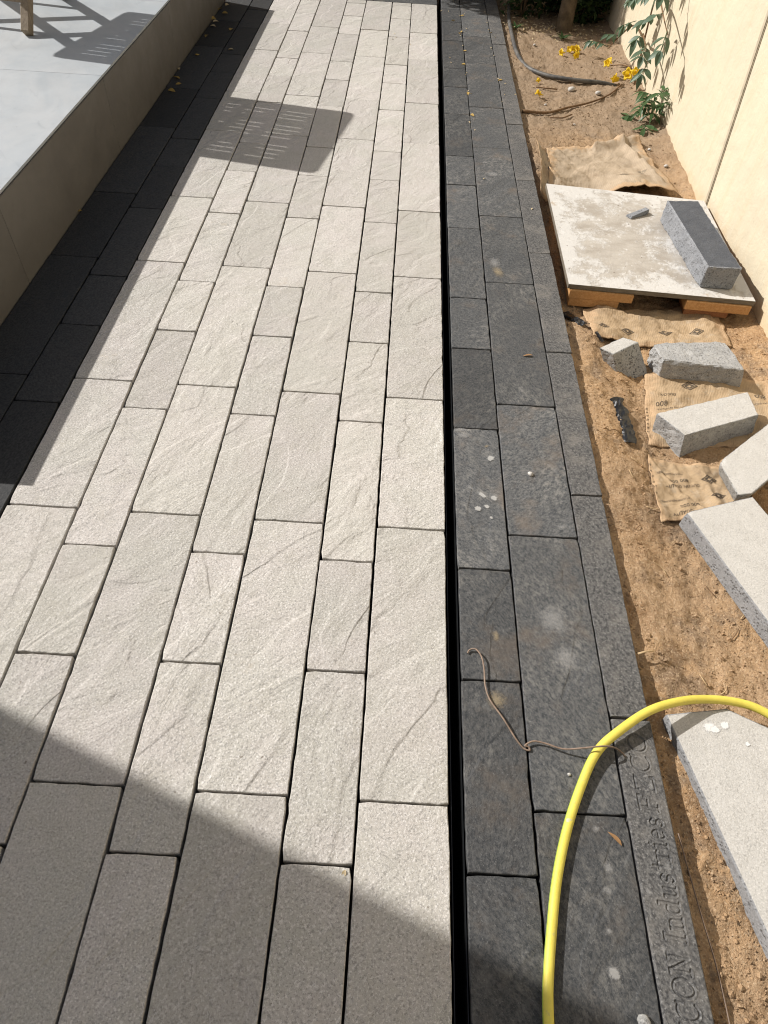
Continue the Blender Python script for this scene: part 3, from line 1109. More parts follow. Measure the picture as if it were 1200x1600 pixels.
ztop = 1.03
for (x, y) in ((-2.124, 3.965), (-2.69, 4.06)):
    beam('leg', (x, y, ZT + 0.012), (x, y + 0.60, ztop - 0.02), 0.042, 0.050, MTEAK, table, (0, 1, 0))
for (x, y) in ((-2.18, 4.65), (-2.63, 4.72)):
    beam('leg', (x, y, ZT + 0.012), (x, y - 0.60, ztop - 0.02), 0.042, 0.050, MTEAK, table, (0, 1, 0))
beam('stretcher', (-2.145, 4.075, ZT + 0.145), (-2.67, 4.165, ZT + 0.145), 0.022, 0.060, MTEAK, table)
beam('stretcher', (-2.20, 4.53, ZT + 0.145), (-2.61, 4.60, ZT + 0.145), 0.022, 0.060, MTEAK, table)
# top: a panel pierced by rows of short slots
tc_ = [(-2.767, 4.03), (-1.885, 3.875), (-1.745, 4.65), (-2.62, 4.80)]
nu, nv = 40, 31
hole = set()
for j in range(3, nv - 2, 2):
    k_ = (j - 3) // 2
    if k_ % 5 == 4:
        continue
    for (u0, u1) in ((4, 11), (13, 20), (22, 30)):
        sh_ = (k_ % 5) // 2
        for i in range(u0 + sh_, u1 + sh_):
            hole.add((i, j))


def tp(u, v, z):
    a, b_, c, d = [Vector((*q, 0)) for q in tc_]
    p = (a * (1 - u) + b_ * u) * (1 - v) + (d * (1 - u) + c * u) * v
    # rounded corners
    return Vector((p.x, p.y, z))


bm = bmesh.new()
vv = {}
uvx = [i / nu for i in range(nu + 1)]
vs_ = []
acc = 0
for j in range(nv + 1):
    vs_.append(acc)
    acc += 0.22 if j % 2 else 1.0
vs_ = [a / vs_[-1] for a in vs_]


def gv_(i, j, z):
    k = (i, j, z)
    if k not in vv:
        u, v = uvx[i], vs_[j]
        r = 0.045
        du, dv = min(u, 1 - u), min(v, 1 - v)
        if du < r and dv < r:
            d = math.hypot(r - du, r - dv)
            if d > r:
                s_ = r / d
                nu_, nv_ = r - (r - du) * s_, r - (r - dv) * s_
                u = nu_ if u < .5 else 1 - nu_
                v = nv_ if v < .5 else 1 - nv_
        vv[k] = bm.verts.new(tp(u, v, z) - Vector((-2.25, 4.35, ztop)))
    return vv[k]


solid = {(i, j) for i in range(nu) for j in range(nv)} - hole
for (i, j) in solid:
    bm.faces.new([gv_(i, j, ztop + .02), gv_(i + 1, j, ztop + .02), gv_(i + 1, j + 1, ztop + .02), gv_(i, j + 1, ztop + .02)])
    bm.faces.new([gv_(i, j + 1, ztop), gv_(i + 1, j + 1, ztop), gv_(i + 1, j, ztop), gv_(i, j, ztop)])
    for (di, dj, a, b_) in ((0, -1, (0, 0), (1, 0)), (1, 0, (1, 0), (1, 1)), (0, 1, (1, 1), (0, 1)), (-1, 0, (0, 1), (0, 0))):
        if (i + di, j + dj) not in solid:
            bm.faces.new([gv_(i + a[0], j + a[1], ztop), gv_(i + b_[0], j + b_[1], ztop), gv_(i + b_[0], j + b_[1], ztop + .02), gv_(i + a[0], j + a[1], ztop + .02)])
tt = link('table_top', bm_mesh('table_top', bm, MTEAK), None, (-2.25, 4.35, ztop))
sub(tt, table)

# ---------------- board on timber, block and chip on it
def prism(name, top, zt, zb, mat, bev=0.002, inset=0.0, top_mat=None, amp=0.0008, cuts=6, freq=60, chips=(), zts=None):
    c = sum((Vector((*q, 0)) for q in top), Vector()) / len(top)
    tv = [Vector((q[0], q[1], (zts[i] if zts else zt))) for i, q in enumerate(top)]
    bv = [Vector((q[0] + (c.x - q[0]) * inset, q[1] + (c.y - q[1]) * inset, zb)) for q in top]
    return rough_block(name, bv, tv, mat, None, bev, cuts, amp, freq, top_mat, chips)


bd = prism('plywood_board', [(.519, 2.533), (1.276, 2.49), (1.289, 3.359), (.523, 3.438)], 0.0, -0.020, MBEDGE, 0.0015, 0, MBOARD, 0.0006)
tag(bd, 'square plywood board crusted with white cement propped on timber', 'board')
PL = [('timber_plank', .531, .792, 2.5170, .80, -.0212, -.0575, MTIMB, 'upper pine plank under the left side of the cement board'),
      ('timber_plank', .536, .742, 2.5205, .76, -.0585, -.0945, MTIMB, 'lower pine plank under the left side of the cement board'),
      ('timber_plank', 1.005, 1.268, 2.4890, .74, -.0212, -.0595, MTIMB, 'upper pine plank under the right side of the cement board'),
      ('timber_plank', 1.02, 1.20, 2.5120, .66, -.0605, -.0960, MTIMBX, 'lower reddish plank under the right side of the cement board')]
for nm, xa, xb, yf, ln, z1, z0, m, lb in PL:
    o = box(nm, (xa, yf, z0), (xb, yf + ln, z1), m, None, 0.002, (xa, yf, z0))
    o.location.y += 0.5 * (xb - xa) * 0.057
    o.rotation_euler = (0, 0, -0.057)
    tag(o, lb, 'plank', 'planks under the board')
db = rough_block('charcoal_block', [(1.062, 2.565, .0015), (1.198, 2.563, .0015), (1.165, 3.138, .0015), (1.018, 3.124, .0015)],
                 [(1.060, 2.563, .096), (1.199, 2.562, .098), (1.166, 3.138, .098), (1.020, 3.124, .096)], MDARKS, None, 0.006, 8, 0.0040, 55, MDARKB)
tag(db, 'long charcoal kerb block lying on the cement covered board', 'block')
ch = rough_block('slate_chip', [(.864, 3.150, .002), (.884, 3.118, .002), (.978, 3.178, .002), (.966, 3.210, .002)],
                 [(.872, 3.148, .010), (.888, 3.124, .012), (.976, 3.182, .024), (.966, 3.206, .022)], MDARKS, None, 0.002, 4, 0.001, 90)
tag(ch, 'small grey wedge of slate lying on the cement board', 'stone chip')

# ---------------- broken grey blocks
ba = rough_block('concrete_block', [(.634, 2.115, -.105), (.672, 2.068, -.108), (.796, 2.088, -.108), (.758, 2.185, -.105)],
                 [(.584, 2.128, -.012), (.632, 2.094, -.012), (.738, 2.175, -.008), (.686, 2.203, -.010)], MGREYB, None, 0.003, 7, 0.002, 70, MWHITEB)
tag(ba, 'small tilted offcut of grey concrete with a pale top', 'block', 'broken grey blocks')
bb = rough_block('concrete_block', [(.802, 2.185, -.112), (.820, 2.068, -.112), (1.128, 2.048, -.112), (1.10, 2.225, -.112)],
                 [(.795, 2.182, -.014), (.814, 2.078, -.010), (1.111, 2.055, -.016), (1.080, 2.217, -.010)], MGREYR, None, 0.005, 9, 0.0055, 48, None,
                 [(.79, 2.19, 0, .05, .012), (1.13, 2.04, -.01, .04, .010), (1.09, 2.22, 0, .04, .01)])
tag(bb, 'grey concrete block with a rough broken top behind the pale one', 'block', 'broken grey blocks')
bc = rough_block('concrete_block', [(.742, 1.788, -.112), (.812, 1.664, -.112), (1.10, 1.80, -.112), (1.10, 1.93, -.112)],
                 [(.727, 1.785, -.018), (.798, 1.680, -.014), (1.081, 1.805, -.014), (1.083, 1.930, -.016)], MGREYR, None, 0.0025, 8, 0.0022, 60, MWHITEB,
                 [(.81, 1.685, -.014, .025, .006)])
tag(bc, 'oblong concrete block with smooth pale top and sawn end', 'block', 'broken grey blocks')

# ---------------- pale slabs
s2 = prism('paving_slab', [(.724, 1.347), (.92, .78), (1.148, .862), (.950, 1.428)], -.020, -.082, MGREYS, 0.0035, 0.0, MWHITEB, 0.0009, 8,
           chips=[(.724, 1.347, -.02, .02, .004)])
tag(s2, 'long pale paving slab angled towards the frame edge', 'slab', 'spare pale slabs')
s1 = prism('paving_slab', [(.884, 1.572), (.905, 1.430), (.9525, 1.4405), (1.285, 1.739), (1.262, 1.911)], -.021, -.084, MGREYB, 0.0035, 0.16, MWHITEB, 0.0012, 8,
           chips=[(.884, 1.572, -.02, .03, .006), (.90, 1.50, -.02, .02, .003)])
tag(s1, 'pale cut slab wedged behind the long slab', 'slab', 'spare pale slabs')
s3 = prism('paving_slab', [(.522, .702), (.689, -.03), (.955, -.06), (.800, .668), (.676, .727)], -.025, -.090, MGREYS, 0.0035, 0.0, MWHITEB, 0.0007, 8)
tag(s3, 'pale paving slab with white spots under the yellow hose', 'slab', 'spare pale slabs')
s3['_w'] = tuple(s3.location)
for (x, y, r) in ((.621, .676, .014), (.632, .671, .011), (.659, .683, .011), (.70, .64, .006)):
    stain(s3, x, y, r * 1.2, r, 0.2, MWST4, z=-0.0240)


# ---------------- paper bags with print
def lerp2(c, u, v):
    a, b_, cc, d = [Vector((q[0], q[1], 0)) for q in c]
    return (a * (1 - u) + b_ * u) * (1 - v) + (d * (1 - u) + cc * u) * v


class Bag:
    def __init__(s, name, corners, label, mat, seed, nu=70, nv=50, lift=None, amp=0.006, edge=0.012, freq=9):
        s.c, s.seed, s.lift, s.amp, s.edge, s.freq = corners, seed, lift, amp, edge, freq
        vs, fs, uv = [], [], []
        lo = []
        for j in range(nv + 1):
            for i in range(nu + 1):
                u, v = i / nu, j / nv
                # ragged torn edge
                uu = u + s.edge * mn.noise(Vector((v * 9, seed, u * 2))) * (abs(u - .5) * 2) ** 3
                vw = v + s.edge * mn.noise(Vector((u * 9, seed + 5, v * 2))) * (abs(v - .5) * 2) ** 3
                p = s.pt(uu, vw)
                vs.append(p)
                uv.append((u, v))
        n = len(vs)
        for k in range(n):
            lo.append(vs[k] - Vector((0, 0, 0.0022)))
        w = nu + 1
        for j in range(nv):
            for i in range(nu):
                a = j * w + i
                fs.append((a, a + 1, a + 1 + w, a + w))
                fs.append((n + a + w, n + a + 1 + w, n + a + 1, n + a))
        rim = [i for i in range(w)] + [j * w + nu for j in range(1, nv + 1)] + [nv * w + i for i in range(nu - 1, -1, -1)] + [j * w for j in range(nv - 1, 0, -1)]
        for q, r_ in zip(rim, rim[1:] + rim[:1]):
            fs.append((r_, q, n + q, n + r_))
        s.og = Vector(vs[0])
        me = mesh(name, [v - s.og for v in vs + lo], fs, mat, True)
        ul = me.uv_layers.new(name='UVMap')
        for lp in me.loops:
            ul.data[lp.index].uv = uv[lp.vertex_index % n]
        s.o = link(name, me, None, s.og)
        tag(s.o, label, 'paper bag', 'emptied paper bags on the sand')

    def pt(s, u, v, dz=0.0):
        p = lerp2(s.c, u, v)
        q = Vector((p.x, p.y, s.seed * 1.3))
        e_ = min(u, 1 - u, v, 1 - v)
        z = soil_z(p.x, p.y) + 0.0065 * min(1.0, 0.25 + e_ * 9)
        # rumples and a few straight creases
        z += s.amp * (mn.noise(q * s.freq) + 0.5) + s.amp * 0.5 * abs(mn.noise(q * s.freq * 2.6)) + s.amp * 0.2 * mn.noise(q * 60)
        f = (u * 2.0 + v * 1.3 + 0.3 * mn.noise(q * 3) + s.seed * .37) % 1.0
        z += s.amp * 0.9 * max(0, 1 - abs(f - .5) / .07)
        if s.lift:
            z += s.lift(u, v)
        return Vector((p.x, p.y, z + dz))

    def print2d(s, name, tris_v, faces, u0, v0, su, sv, rot, mat):
        cu, sn = math.cos(rot), math.sin(rot)
        vs = []
        for (x, y) in tris_v:
            u = u0 + (x * cu - y * sn) * su
            v = v0 + (x * sn + y * cu) * sv
            vs.append(s.pt(u, v, 0.0012) - s.og)
        o = link(name, mesh(name, vs, faces, mat), None, s.og)
        sub(o, s.o)

    def text(s, txt, u0, v0, size, rot, mat=None):
        cu = bpy.data.curves.new('print', 'FONT')
        cu.body = txt
        cu.resolution_u = 2
        to = bpy.data.objects.new('print', cu)
        COL.objects.link(to)
        bpy.context.view_layer.update()
        me = bpy.data.meshes.new_from_object(to)
        bpy.data.objects.remove(to)
        bm = bmesh.new()
        bm.from_mesh(me)
        bmesh.ops.triangulate(bm, faces=bm.faces)
        vs = [(v.co.x, v.co.y) for v in bm.verts]
        for i, v in enumerate(bm.verts):
            v.index = i
        fs = [[v.index for v in f.verts] for f in bm.faces]
        bm.free()
        wu = (Vector(s.c[1]) - Vector(s.c[0])).length
        wv = (Vector(s.c[3]) - Vector(s.c[0])).length
        s.print2d('printed_text', vs, fs, u0, v0, size / wu, size / wv, rot, mat or MPRINT)

    def diamond(s, u0, v0, r, mat=None, solid=False):
        wu = (Vector(s.c[1]) - Vector(s.c[0])).length
        wv = (Vector(s.c[3]) - Vector(s.c[0])).length
        vs, fs = [], []
        N = 24

        def ring(k):
            out = []
            for q in range(4):
                a0, a1 = [((1.35, 0), (0, 1)), ((0, 1), (-1.35, 0)), ((-1.35, 0), (0, -1)), ((0, -1), (1.35, 0))][q]
                for i in range(N // 4):
                    t = i / (N // 4)
                    out.append(((a0[0] * (1 - t) + a1[0] * t) * k, (a0[1] * (1 - t) + a1[1] * t) * k))
            return out
        for (ka, kb) in (((1.0, .80), (.62, .30)) if not solid else ((1.0, .5), (.45, .05))):
            b0 = len(vs)
            vs += ring(ka) + ring(kb)
            for i in range(N):
                k = (i + 1) % N
                fs.append((b0 + i, b0 + k, b0 + N + k, b0 + N + i))
        s.print2d('printed_diamond', vs, fs, u0, v0, r / wu, r / wv, 0, mat or MPRINT)


# far faded bag, its near edge arching up off the ground
b1 = Bag('paper_bag', [(.545, 3.46), (1.235, 3.52), (1.12, 4.20), (.585, 3.93)], 'faded kraft bag with its near edge arching up behind the cement board', MKRAFT2, 3,
         lift=lambda u, v: 0.075 * max(0, 1 - ((u - .72) / .33) ** 2) * max(0, 1 - v / .55) + 0.03 * max(0, 1 - abs(v - .92) / .08) * (u > .5) + 0.030 * max(0, 1 - abs(u - .90 + .1 * v) / .06) * min(1, v * 3) + 0.012, amp=0.010)
b1.diamond(.80, .34, .020, MPRINTF, True)
b1.diamond(.62, .26, .020, MPRINTF, True)
b1b = Bag('paper_bag', [(.500, 3.40), (.570, 3.42), (.60, 3.90), (.515, 3.93)], 'upright torn flap of kraft bag along the kerb', MKRAFT2, 8,
          nu=20, nv=40, lift=lambda u, v: 0.055 * (1 - u) ** 2 + .005, amp=0.006)
b2 = Bag('paper_bag', [(.585, 2.245), (1.165, 2.30), (1.185, 2.60), (.60, 2.512)], 'ribbed kraft bag tucked under the front of the board', MKRAFT, 5,
         lift=lambda u, v: 0.004 + 0.012 * max(0, math.sin(u * 9)) ** 2, amp=0.007)
for (u, v) in ((.10, .35), (.28, .32), (.55, .30), (.78, .33)):
    b2.diamond(u, v, .022)
b3 = Bag('paper_bag', [(.705, 1.70), (1.235, 1.74), (1.245, 2.10), (.775, 2.095)], 'printed kraft bag lying under the broken concrete blocks', MKRAFT, 12, amp=0.006)
b3.diamond(.34, .83, .026)
b3.text('800', .16, .60, .030, math.pi)
b3.text('DUCON', .22, .69, .016, math.pi)
b3.text('DUCON QUALITY', .30, .52, .014, math.pi)
b3.text('800', .93, .78, .034, math.pi + .15)
b3.text('DUCON INDUSTRIES', .99, .66, .016, math.pi + .15)
for k in range(7):
    b3.text('=', .02, .50 - k * .055, .022, 1.2)
b4 = Bag('paper_bag', [(.672, 1.352), (.965, 1.452), (.945, 1.625), (.690, 1.640)], 'printed kraft bag between the pale block and the spare slabs', MKRAFT, 17, amp=0.008,
         lift=lambda u, v: 0.010 * max(0, 1 - abs(u - .68) / .12))
b4.diamond(.72, .64, .024)
b4.diamond(.74, .28, .022)
b4.text('800 000', .46, .66, .022, math.pi)
b4.text('DUCON INDUSTRIES', .42, .77, .011, math.pi)
b4.text('DUCON QUALITY', .58, .56, .016, math.pi)
b4.text('800 000', .50, .22, .022, math.pi)
b4.text('DUCON INDUSTRIES', .40, .32, .011, math.pi)
b4.text('QUALITY', .40, .11, .018, math.pi)
for k in range(6):
    b4.text('=', .03, .85 - k * .09, .020, 1.2)


# ---------------- scraps of black plastic
def scrap(pts, label, seed, w=0.02):
    path_ = smooth_path(pts, 6)
    vs, fs = [], []
    n = len(path_)
    K = 6
    for i, p in enumerate(path_):
        t = (path_[min(i + 1, n - 1)] - path_[max(i - 1, 0)]).normalized()
        s_ = t.cross(Vector((0, 0, 1))).normalized()
        ww = w * (0.75 + 0.5 * mn.noise(Vector((i * .3, seed, 0))))
        for k in range(K + 1):
            a = (k / K - .5) * 2
            z = 0.006 + 0.010 * abs(mn.noise(Vector((i * .35, k * .7, seed)))) + 0.006 * (1 - a * a)
            vs.append(p + s_ * a * ww + Vector((0, 0, z)))
    m_ = len(vs)
    for v in list(vs):
        vs.append(v - Vector((0, 0, .0015)))
    for i in range(n - 1):
        for k in range(K):
            a = i * (K + 1) + k
            q = (a, a + 1, a + K + 2, a + K + 1)
            fs.append(q)
            fs.append(tuple(m_ + x for x in q[::-1]))
    og = path_[0]
    o = link('plastic_scrap', mesh('plastic_scrap', [v - og for v in vs], fs, MPOLY), None, og)
    tag(o, label, 'plastic scrap', 'scraps of black plastic')


SZ = lambda x, y, d=0.0: (x, y, soil_z(x, y) + d)
scrap([SZ(.612, 1.885), SZ(.622, 1.85), SZ(.628, 1.79), SZ(.630, 1.73), SZ(.628, 1.67)], 'crumpled strip of black plastic lying on the bare sand', 1, .030)
scrap([SZ(.520, 2.46), SZ(.528, 2.41), SZ(.545, 2.35), SZ(.562, 2.31)], 'scrap of black plastic against the kerb below the board', 2, .026)
scrap([SZ(.600, 2.262, .008), SZ(.626, 2.222, .008)], 'tiny black plastic scrap beside the small tilted offcut', 3, .009)

# ---------------- yellow hose
hp = [(.150, -.45, .0102), (.158, -.15, .0102), (.165, .089, .0102), (.173, .161, .0102), (.188, .238, .0102), (.207, .321, .0102), (.238, .413, .0102), (.277, .499, .011),
      (.325, .583, .018), (.386, .634, .028), (.461, .684, .030), (.541, .717, .016), (.614, .736, -.002), (.696, .739, -.0125), (.767, .715, -.0145), (.86, .62, -.0145), (.90, .40, -.0145), (.86, .16, -.0145), (.80, -.2, -.0145)]
hq = smooth_path(hp, 14)
for _ in range(20):
    hq = [hq[0]] + [(a + b_ * 2 + c_) / 4 for a, b_, c_ in zip(hq[:-2], hq[1:-1], hq[2:])] + [hq[-1]]
hose = tube('garden_hose', hq, 0.0102, MHOSE, None, 18)
hose['label'] = 'yellow garden hose curving over the kerb and a pale slab'
hose['category'] = 'hose'
st = [p + Vector((-.0098, .002, 0.0030)) for p in hq[:126]]
hs_ = tube('stripe', st, 0.0009, MHOSEG, None, 6)
sub(hs_, hose)

# ---------------- bent wire on the charcoal pavers
wp = [(.046, .817, .004), (.052, .826, .006), (.066, .825, .012), (.079, .803, .014), (.084, .769, .011), (.085, .733, .008), (.094, .696, .009), (.122, .651, .011), (.148, .607, .007),
      (.165, .587, .004), (.178, .583, .004), (.176, .590, .006), (.168, .592, .008), (.187, .602, .010), (.213, .599, .010), (.252, .587, .014), (.290, .585, .030),
      (.319, .586, .041), (.347, .590, .037), (.370, .592, .022), (.385, .589, .010), (.394, .583, .003)]
wo = tube('bent_wire', smooth_path(wp, 8), 0.0021, MTWINE, None, 8, (.046, .817, .004))
tag(wo, 'thin brown bent wire lying across the charcoal pavers', 'wire')

# ---------------- pebble, grit on the pavers
def pebble(x, y, z, r, label, group, seed, mat=MSTONE, name='pebble'):
    bm = bmesh.new()
    bmesh.ops.create_icosphere(bm, subdivisions=2, radius=r)
    for v in bm.verts:
        v.co *= 1 + 0.45 * mn.noise(v.co / r * 0.9 + Vector((seed * 7.1, 0, 0)))
        v.co.z *= 0.7
    o = link(name, bm_mesh(name, bm, mat, True), None, (x, y, z + r * .55))
    tag(o, label, 'pebble', group)
    return o


pebble(.261, 1.442, .0, .0085, 'single pale pebble on the second row of charcoal pavers', 'loose stones', 1)
pebble(.339, .100, .0, .012, 'grey stone lump near the lettered kerb at the picture bottom', 'loose stones', 2, MGREYB)
pebble(.262, .535, .0, .004, 'white grit chip on the charcoal paver below the wire', 'loose stones', 3, MWHITEB)
for i, (x, y, r) in enumerate([(.86, 4.93, .022), (1.02, 4.86, .018), (.66, 4.62, .008), (1.10, 4.20, .012), (1.19, 4.08, .010), (.80, 4.35, .008), (1.24, 3.88, .011), (.70, 5.75, .010)]):
    pebble(x, y, soil_z(x, y), r, 'small stone lying on the far sandy bed', 'stones on the far bed', 10 + i)
for i in range(16):
    y = random.uniform(.10, .46)
    x = random.uniform(.535, .56 + (.46 - y) * .2)
    r = random.uniform(.002, .0048)
    pebble(x, y, soil_z(x, y) - r * .3, r, 'small clod in the trench beside the lettered kerb', 'clods in the trench', 40 + i, MSOIL, 'clod')


# ---------------- leaves
def leaf_mesh(name, L, Wd, mat, fold=0.25, droop=0.25, n=6):
    vs, fs = [], []
    for i in range(n + 1):
        t = i / n
        w = Wd * (math.sin(math.pi * min(1, t ** 0.8)) ** 0.85) * 0.5 if 0 < t < 1 else 0.0004
        z = -droop * L * t * t
        vs += [(-w, L * t, z + w * fold), (0, L * t, z), (w, L * t, z + w * fold)]
    for i in range(n):
        a = i * 3
        fs += [(a, a + 1, a + 4, a + 3), (a + 1, a + 2, a + 5, a + 4)]
    return mesh(name, vs, fs, mat, True)


LM_big = [leaf_mesh('leaf', .115, .052, MGREENB, f_, d) for d, f_ in ((.15, .2), (.35, .4), (.6, .3), (.05, .5))]
LM_mid = [leaf_mesh('leaf', .075, .022, MGREEN, .25, d) for d in (.1, .3, .5)]
LM_fall = [leaf_mesh('fallen_leaf', .034, .019, MDRY, .5, .1, 4), leaf_mesh('fallen_leaf', .028, .016, MPALE, .6, .2, 4), leaf_mesh('fallen_leaf', .016, .009, MPALE, .5, .2, 4)]
LM_brown = leaf_mesh('fallen_leaf', .036, .011, MBROWN, .7, .1, 5)


def orient(o, d, roll=0.0):
    d = Vector(d).normalized()
    q = d.to_track_quat('Y', 'Z')
    o.rotation_mode = 'QUATERNION'
    o.rotation_quaternion = q @ Euler((0, roll, 0)).to_quaternion()


def fallen(x, y, z, m, label, group, cat='leaf'):
    o = link('fallen_leaf', m, None, (x, y, z + .003))
    o.rotation_euler = (random.uniform(-.25, .25), random.uniform(-.4, .4), random.uniform(0, 6.28))
    tag(o, label, cat, group)
    return o


for i, (x, y) in enumerate([(-1.585, 4.66), (-1.55, 4.51), (-1.572, 4.33), (-1.335, 5.08), (-1.43, 5.46), (-1.555, 5.34), (-1.58, 5.62), (-1.585, 5.95),
                            (-1.575, 5.70), (-1.54, 5.52), (-1.56, 4.95), (-1.52, 4.44), (-1.57, 6.02), (-1.56, 5.83)]):
    fallen(x, y, 0.0, LM_fall[0] if i % 3 else LM_fall[1], 'yellowed leaf on the shaded charcoal pavers beside the terrace', 'leaves along the terrace foot').scale = (1.5, 1.5, 1.5)
fallen(-1.585, 2.87, .004, LM_fall[0], 'lone yellow leaf at the terrace foot nearest the viewer', None).scale = (.8, .8, .8)
fallen(.352, .394, .002, LM_brown, 'curled brown leaf on the charcoal paver beside the lettered kerb', None)
lf = fallen(.323, 2.034, .002, LM_brown, 'slim tan leaf on the charcoal paver opposite the small offcut', None)
lf.rotation_euler = (0, 0.2, R(95))
fallen(-.215, .318, .0, LM_fall[2], 'tiny curled leaf in a joint of the pale pavers', None)
for i in range(46):
    y = 2.7 + 3.6 * random.random() ** 0.55
    x = random.choice((random.uniform(.03, .46), random.uniform(.15, .20), random.uniform(.36, .40)))
    fallen(x, y, 0.0, LM_fall[2] if i % 5 else LM_fall[0], 'pale petal scrap fallen on the far charcoal border', 'petals on the charcoal border', 'petal').scale = (.9, .9, .9)
for (x, y) in ((-.29, 5.55), (-.30, 5.62), (-.19, 5.42), (-.31, 5.50)):
    fallen(x, y, 0.0, LM_fall[2], 'dry petal on the far pale pavers', 'petals on the pale pavers', 'petal')

# straws and chips on the sand
chips = [(.575, 1.70, .05, .2), (.60, 1.52, .035, 1.9), (.66, 1.40, .06, .1), (.56, 1.88, .03, .4), (.62, 1.16, .05, 2.4), (.84, 1.05, .05, 1.1), (.80, .98, .04, .9),
         (.66, .82, .035, 2.0), (.71, .80, .03, .9), (.90, .80, .05, .2), (.88, .86, .06, .1), (.56, 2.22, .03, 1.0), (.60, 2.0, .025, 2.6), (.64, 1.60, .04, -.4),
         (.70, 1.28, .03, .5), (.77, 1.12, .04, 2.2), (.595, .50, .07, 1.9), (.60, .44, .06, 2.3), (.58, 1.30, .03, .8), (.69, 1.98, .03, 1.3)]
for i, (x, y, L, a) in enumerate(chips):
    p0 = Vector((x - math.cos(a) * L / 2, y - math.sin(a) * L / 2, 0))
    p1 = Vector((x + math.cos(a) * L / 2, y + math.sin(a) * L / 2, 0))
    m0 = (p0 + p1) / 2 + Vector((-math.sin(a), math.cos(a), 0)) * L * random.uniform(-.15, .15)
    for p in (p0, m0, p1):
        p.z = soil_z(p.x, p.y) + .004
    m0.z += .003
    o = tube('straw', smooth_path([p0, m0, p1], 4), lambda t: 0.0016 * (1 - .4 * t), MSTRAW if i % 3 else MTWIG, None, 5, p0)
    tag(o, 'short dry straw lying on the near orange sand', 'straw', 'straws on the sand')
sp_ = tube('stick', [(.480, .853, -.012), (.500, .858, -.006), (.524, .864, -.012)], lambda t: 0.0035 * (1 - .5 * t), MSTRAW, None, 6, (.480, .853, -.012))
tag(sp_, 'pale split stick poking out beside the kerb edge', 'stick')
wr = tube('thin_wire', smooth_path([(.484, .43, -.012), (.497, .36, -.03), (.503, .28, -.03), (.515, .19, -.04), (.512, .08, -.035), (.505, .0, -.04)], 6), 0.0017, MTWINE, None, 6, (.484, .43, -.012))
tag(wr, 'thin pale wire in the shadow behind the lettered kerb', 'wire')

# ---------------- pipe, twigs on the far bed
pp = [(.60, 6.9, .0), (.548, 6.3, -.01), (.536, 5.93, -.01), (.546, 5.49, -.025), (.593, 5.245, -.035), (.699, 5.107, -.035), (.818, 5.045, -.032), (.941, 5.033, -.035), (1.06, 5.055, -.045), (1.17, 5.06, -.06)]
pi_ = tube('irrigation_pipe', smooth_path(pp, 8), 0.0135, MPIPE, None, 12, pp[0])
tag(pi_, 'dusty grey irrigation pipe bending across the far sandy bed', 'pipe')
tw = [(.499, 4.444), (.616, 4.463), (.685, 4.494), (.786, 4.59), (.939, 4.697), (1.084, 4.849), (1.20, 5.05)]
o = tube('twig', smooth_path([SZ(x, y, .012) for x, y in tw], 6), lambda t: .009 * (1 - .55 * t), MTWIG, None, 7, SZ(*tw[0]))
tag(o, 'long dry twig crossing the far bed towards the flowers', 'twig')
for (pts, lb) in (([(.62, 4.86), (.70, 4.87), (.76, 4.88)], 'short dark twig on the far bed left of the fallen petals'),
                  ([(.66, 4.40), (.74, 4.43), (.80, 4.47)], 'short twig beside the long dry twig'),
                  ([(.86, 5.02), (.88, 5.09), (.885, 5.16)], 'thin twig standing against the grey pipe')):
    o = tube('twig', [SZ(x, y, .01) for x, y in pts], .004, MTWIG, None, 6, SZ(*pts[0]))
    tag(o, lb, 'twig')


# ---------------- vine with yellow trumpet flowers on the wall
def petal_flower(parent, loc, d, s):
    """five lobed trumpet: tube and flaring lobes in one part"""
    vs, fs = [], []
    prof_ = [(0, .004), (.018, .006), (.034, .011), (.045, .018)]
    n = 20
    for (h, r) in prof_:
        for k in range(n):
            a = 2 * math.pi * k / n
            vs.append((r * math.cos(a), h, r * math.sin(a)))
    for ring in range(3):
        for k in range(n):
            a = 2 * math.pi * k / n
            lobe = 0.5 + 0.5 * math.cos(5 * a)
            r = [.024, .031, .037][ring] * (0.66 + .34 * lobe)
            h = [.050, .052, .046][ring] + 0.004 * math.sin(3 * a)
            vs.append((r * math.cos(a), h, r * math.sin(a)))
    for j in range(len(prof_) + 2):
        for k in range(n):
            k2 = (k + 1) % n
            fs.append((j * n + k, j * n + k2, (j + 1) * n + k2, (j + 1) * n + k))
    o = link('flower', mesh('flower', [(x * s, y * s, z * s) for x, y, z in vs], fs, MYEL, True), None, loc)
    orient(o, d)
    if parent is not None:
        sub(o, parent)
    return o


vine = empty('flowering_vine', (1.27, 5.02, -.05))
tag(vine, 'trailing vine with yellow trumpet flowers against the cream wall', 'vine')
stems = [[(1.285, 5.05, -.05), (1.275, 5.08, .20), (1.255, 5.03, .45), (1.22, 4.85, .80), (1.18, 4.7, 1.15), (1.12, 4.6, 1.5)],
         [(1.255, 5.03, .45), (1.22, 4.85, .48), (1.20, 4.62, .45), (1.20, 4.42, .40)],
         [(1.275, 5.08, .20), (1.22, 5.20, .24), (1.19, 5.36, .14), (1.17, 5.52, .02)],
         [(1.275, 5.08, .20), (1.22, 4.95, .26), (1.20, 4.75, .25), (1.20, 4.62, .20)],
         [(1.22, 4.85, .80), (1.19, 4.75, .72), (1.18, 4.62, .58)],
         [(1.28, 5.05, .0), (1.23, 5.05, .05), (1.18, 5.10, .05), (1.14, 5.21, .01)]]
for i, s_ in enumerate(stems):
    tube('stem', smooth_path(s_, 6), lambda t: .007 * (1 - .6 * t), MTWIG, vine, 6, s_[0])


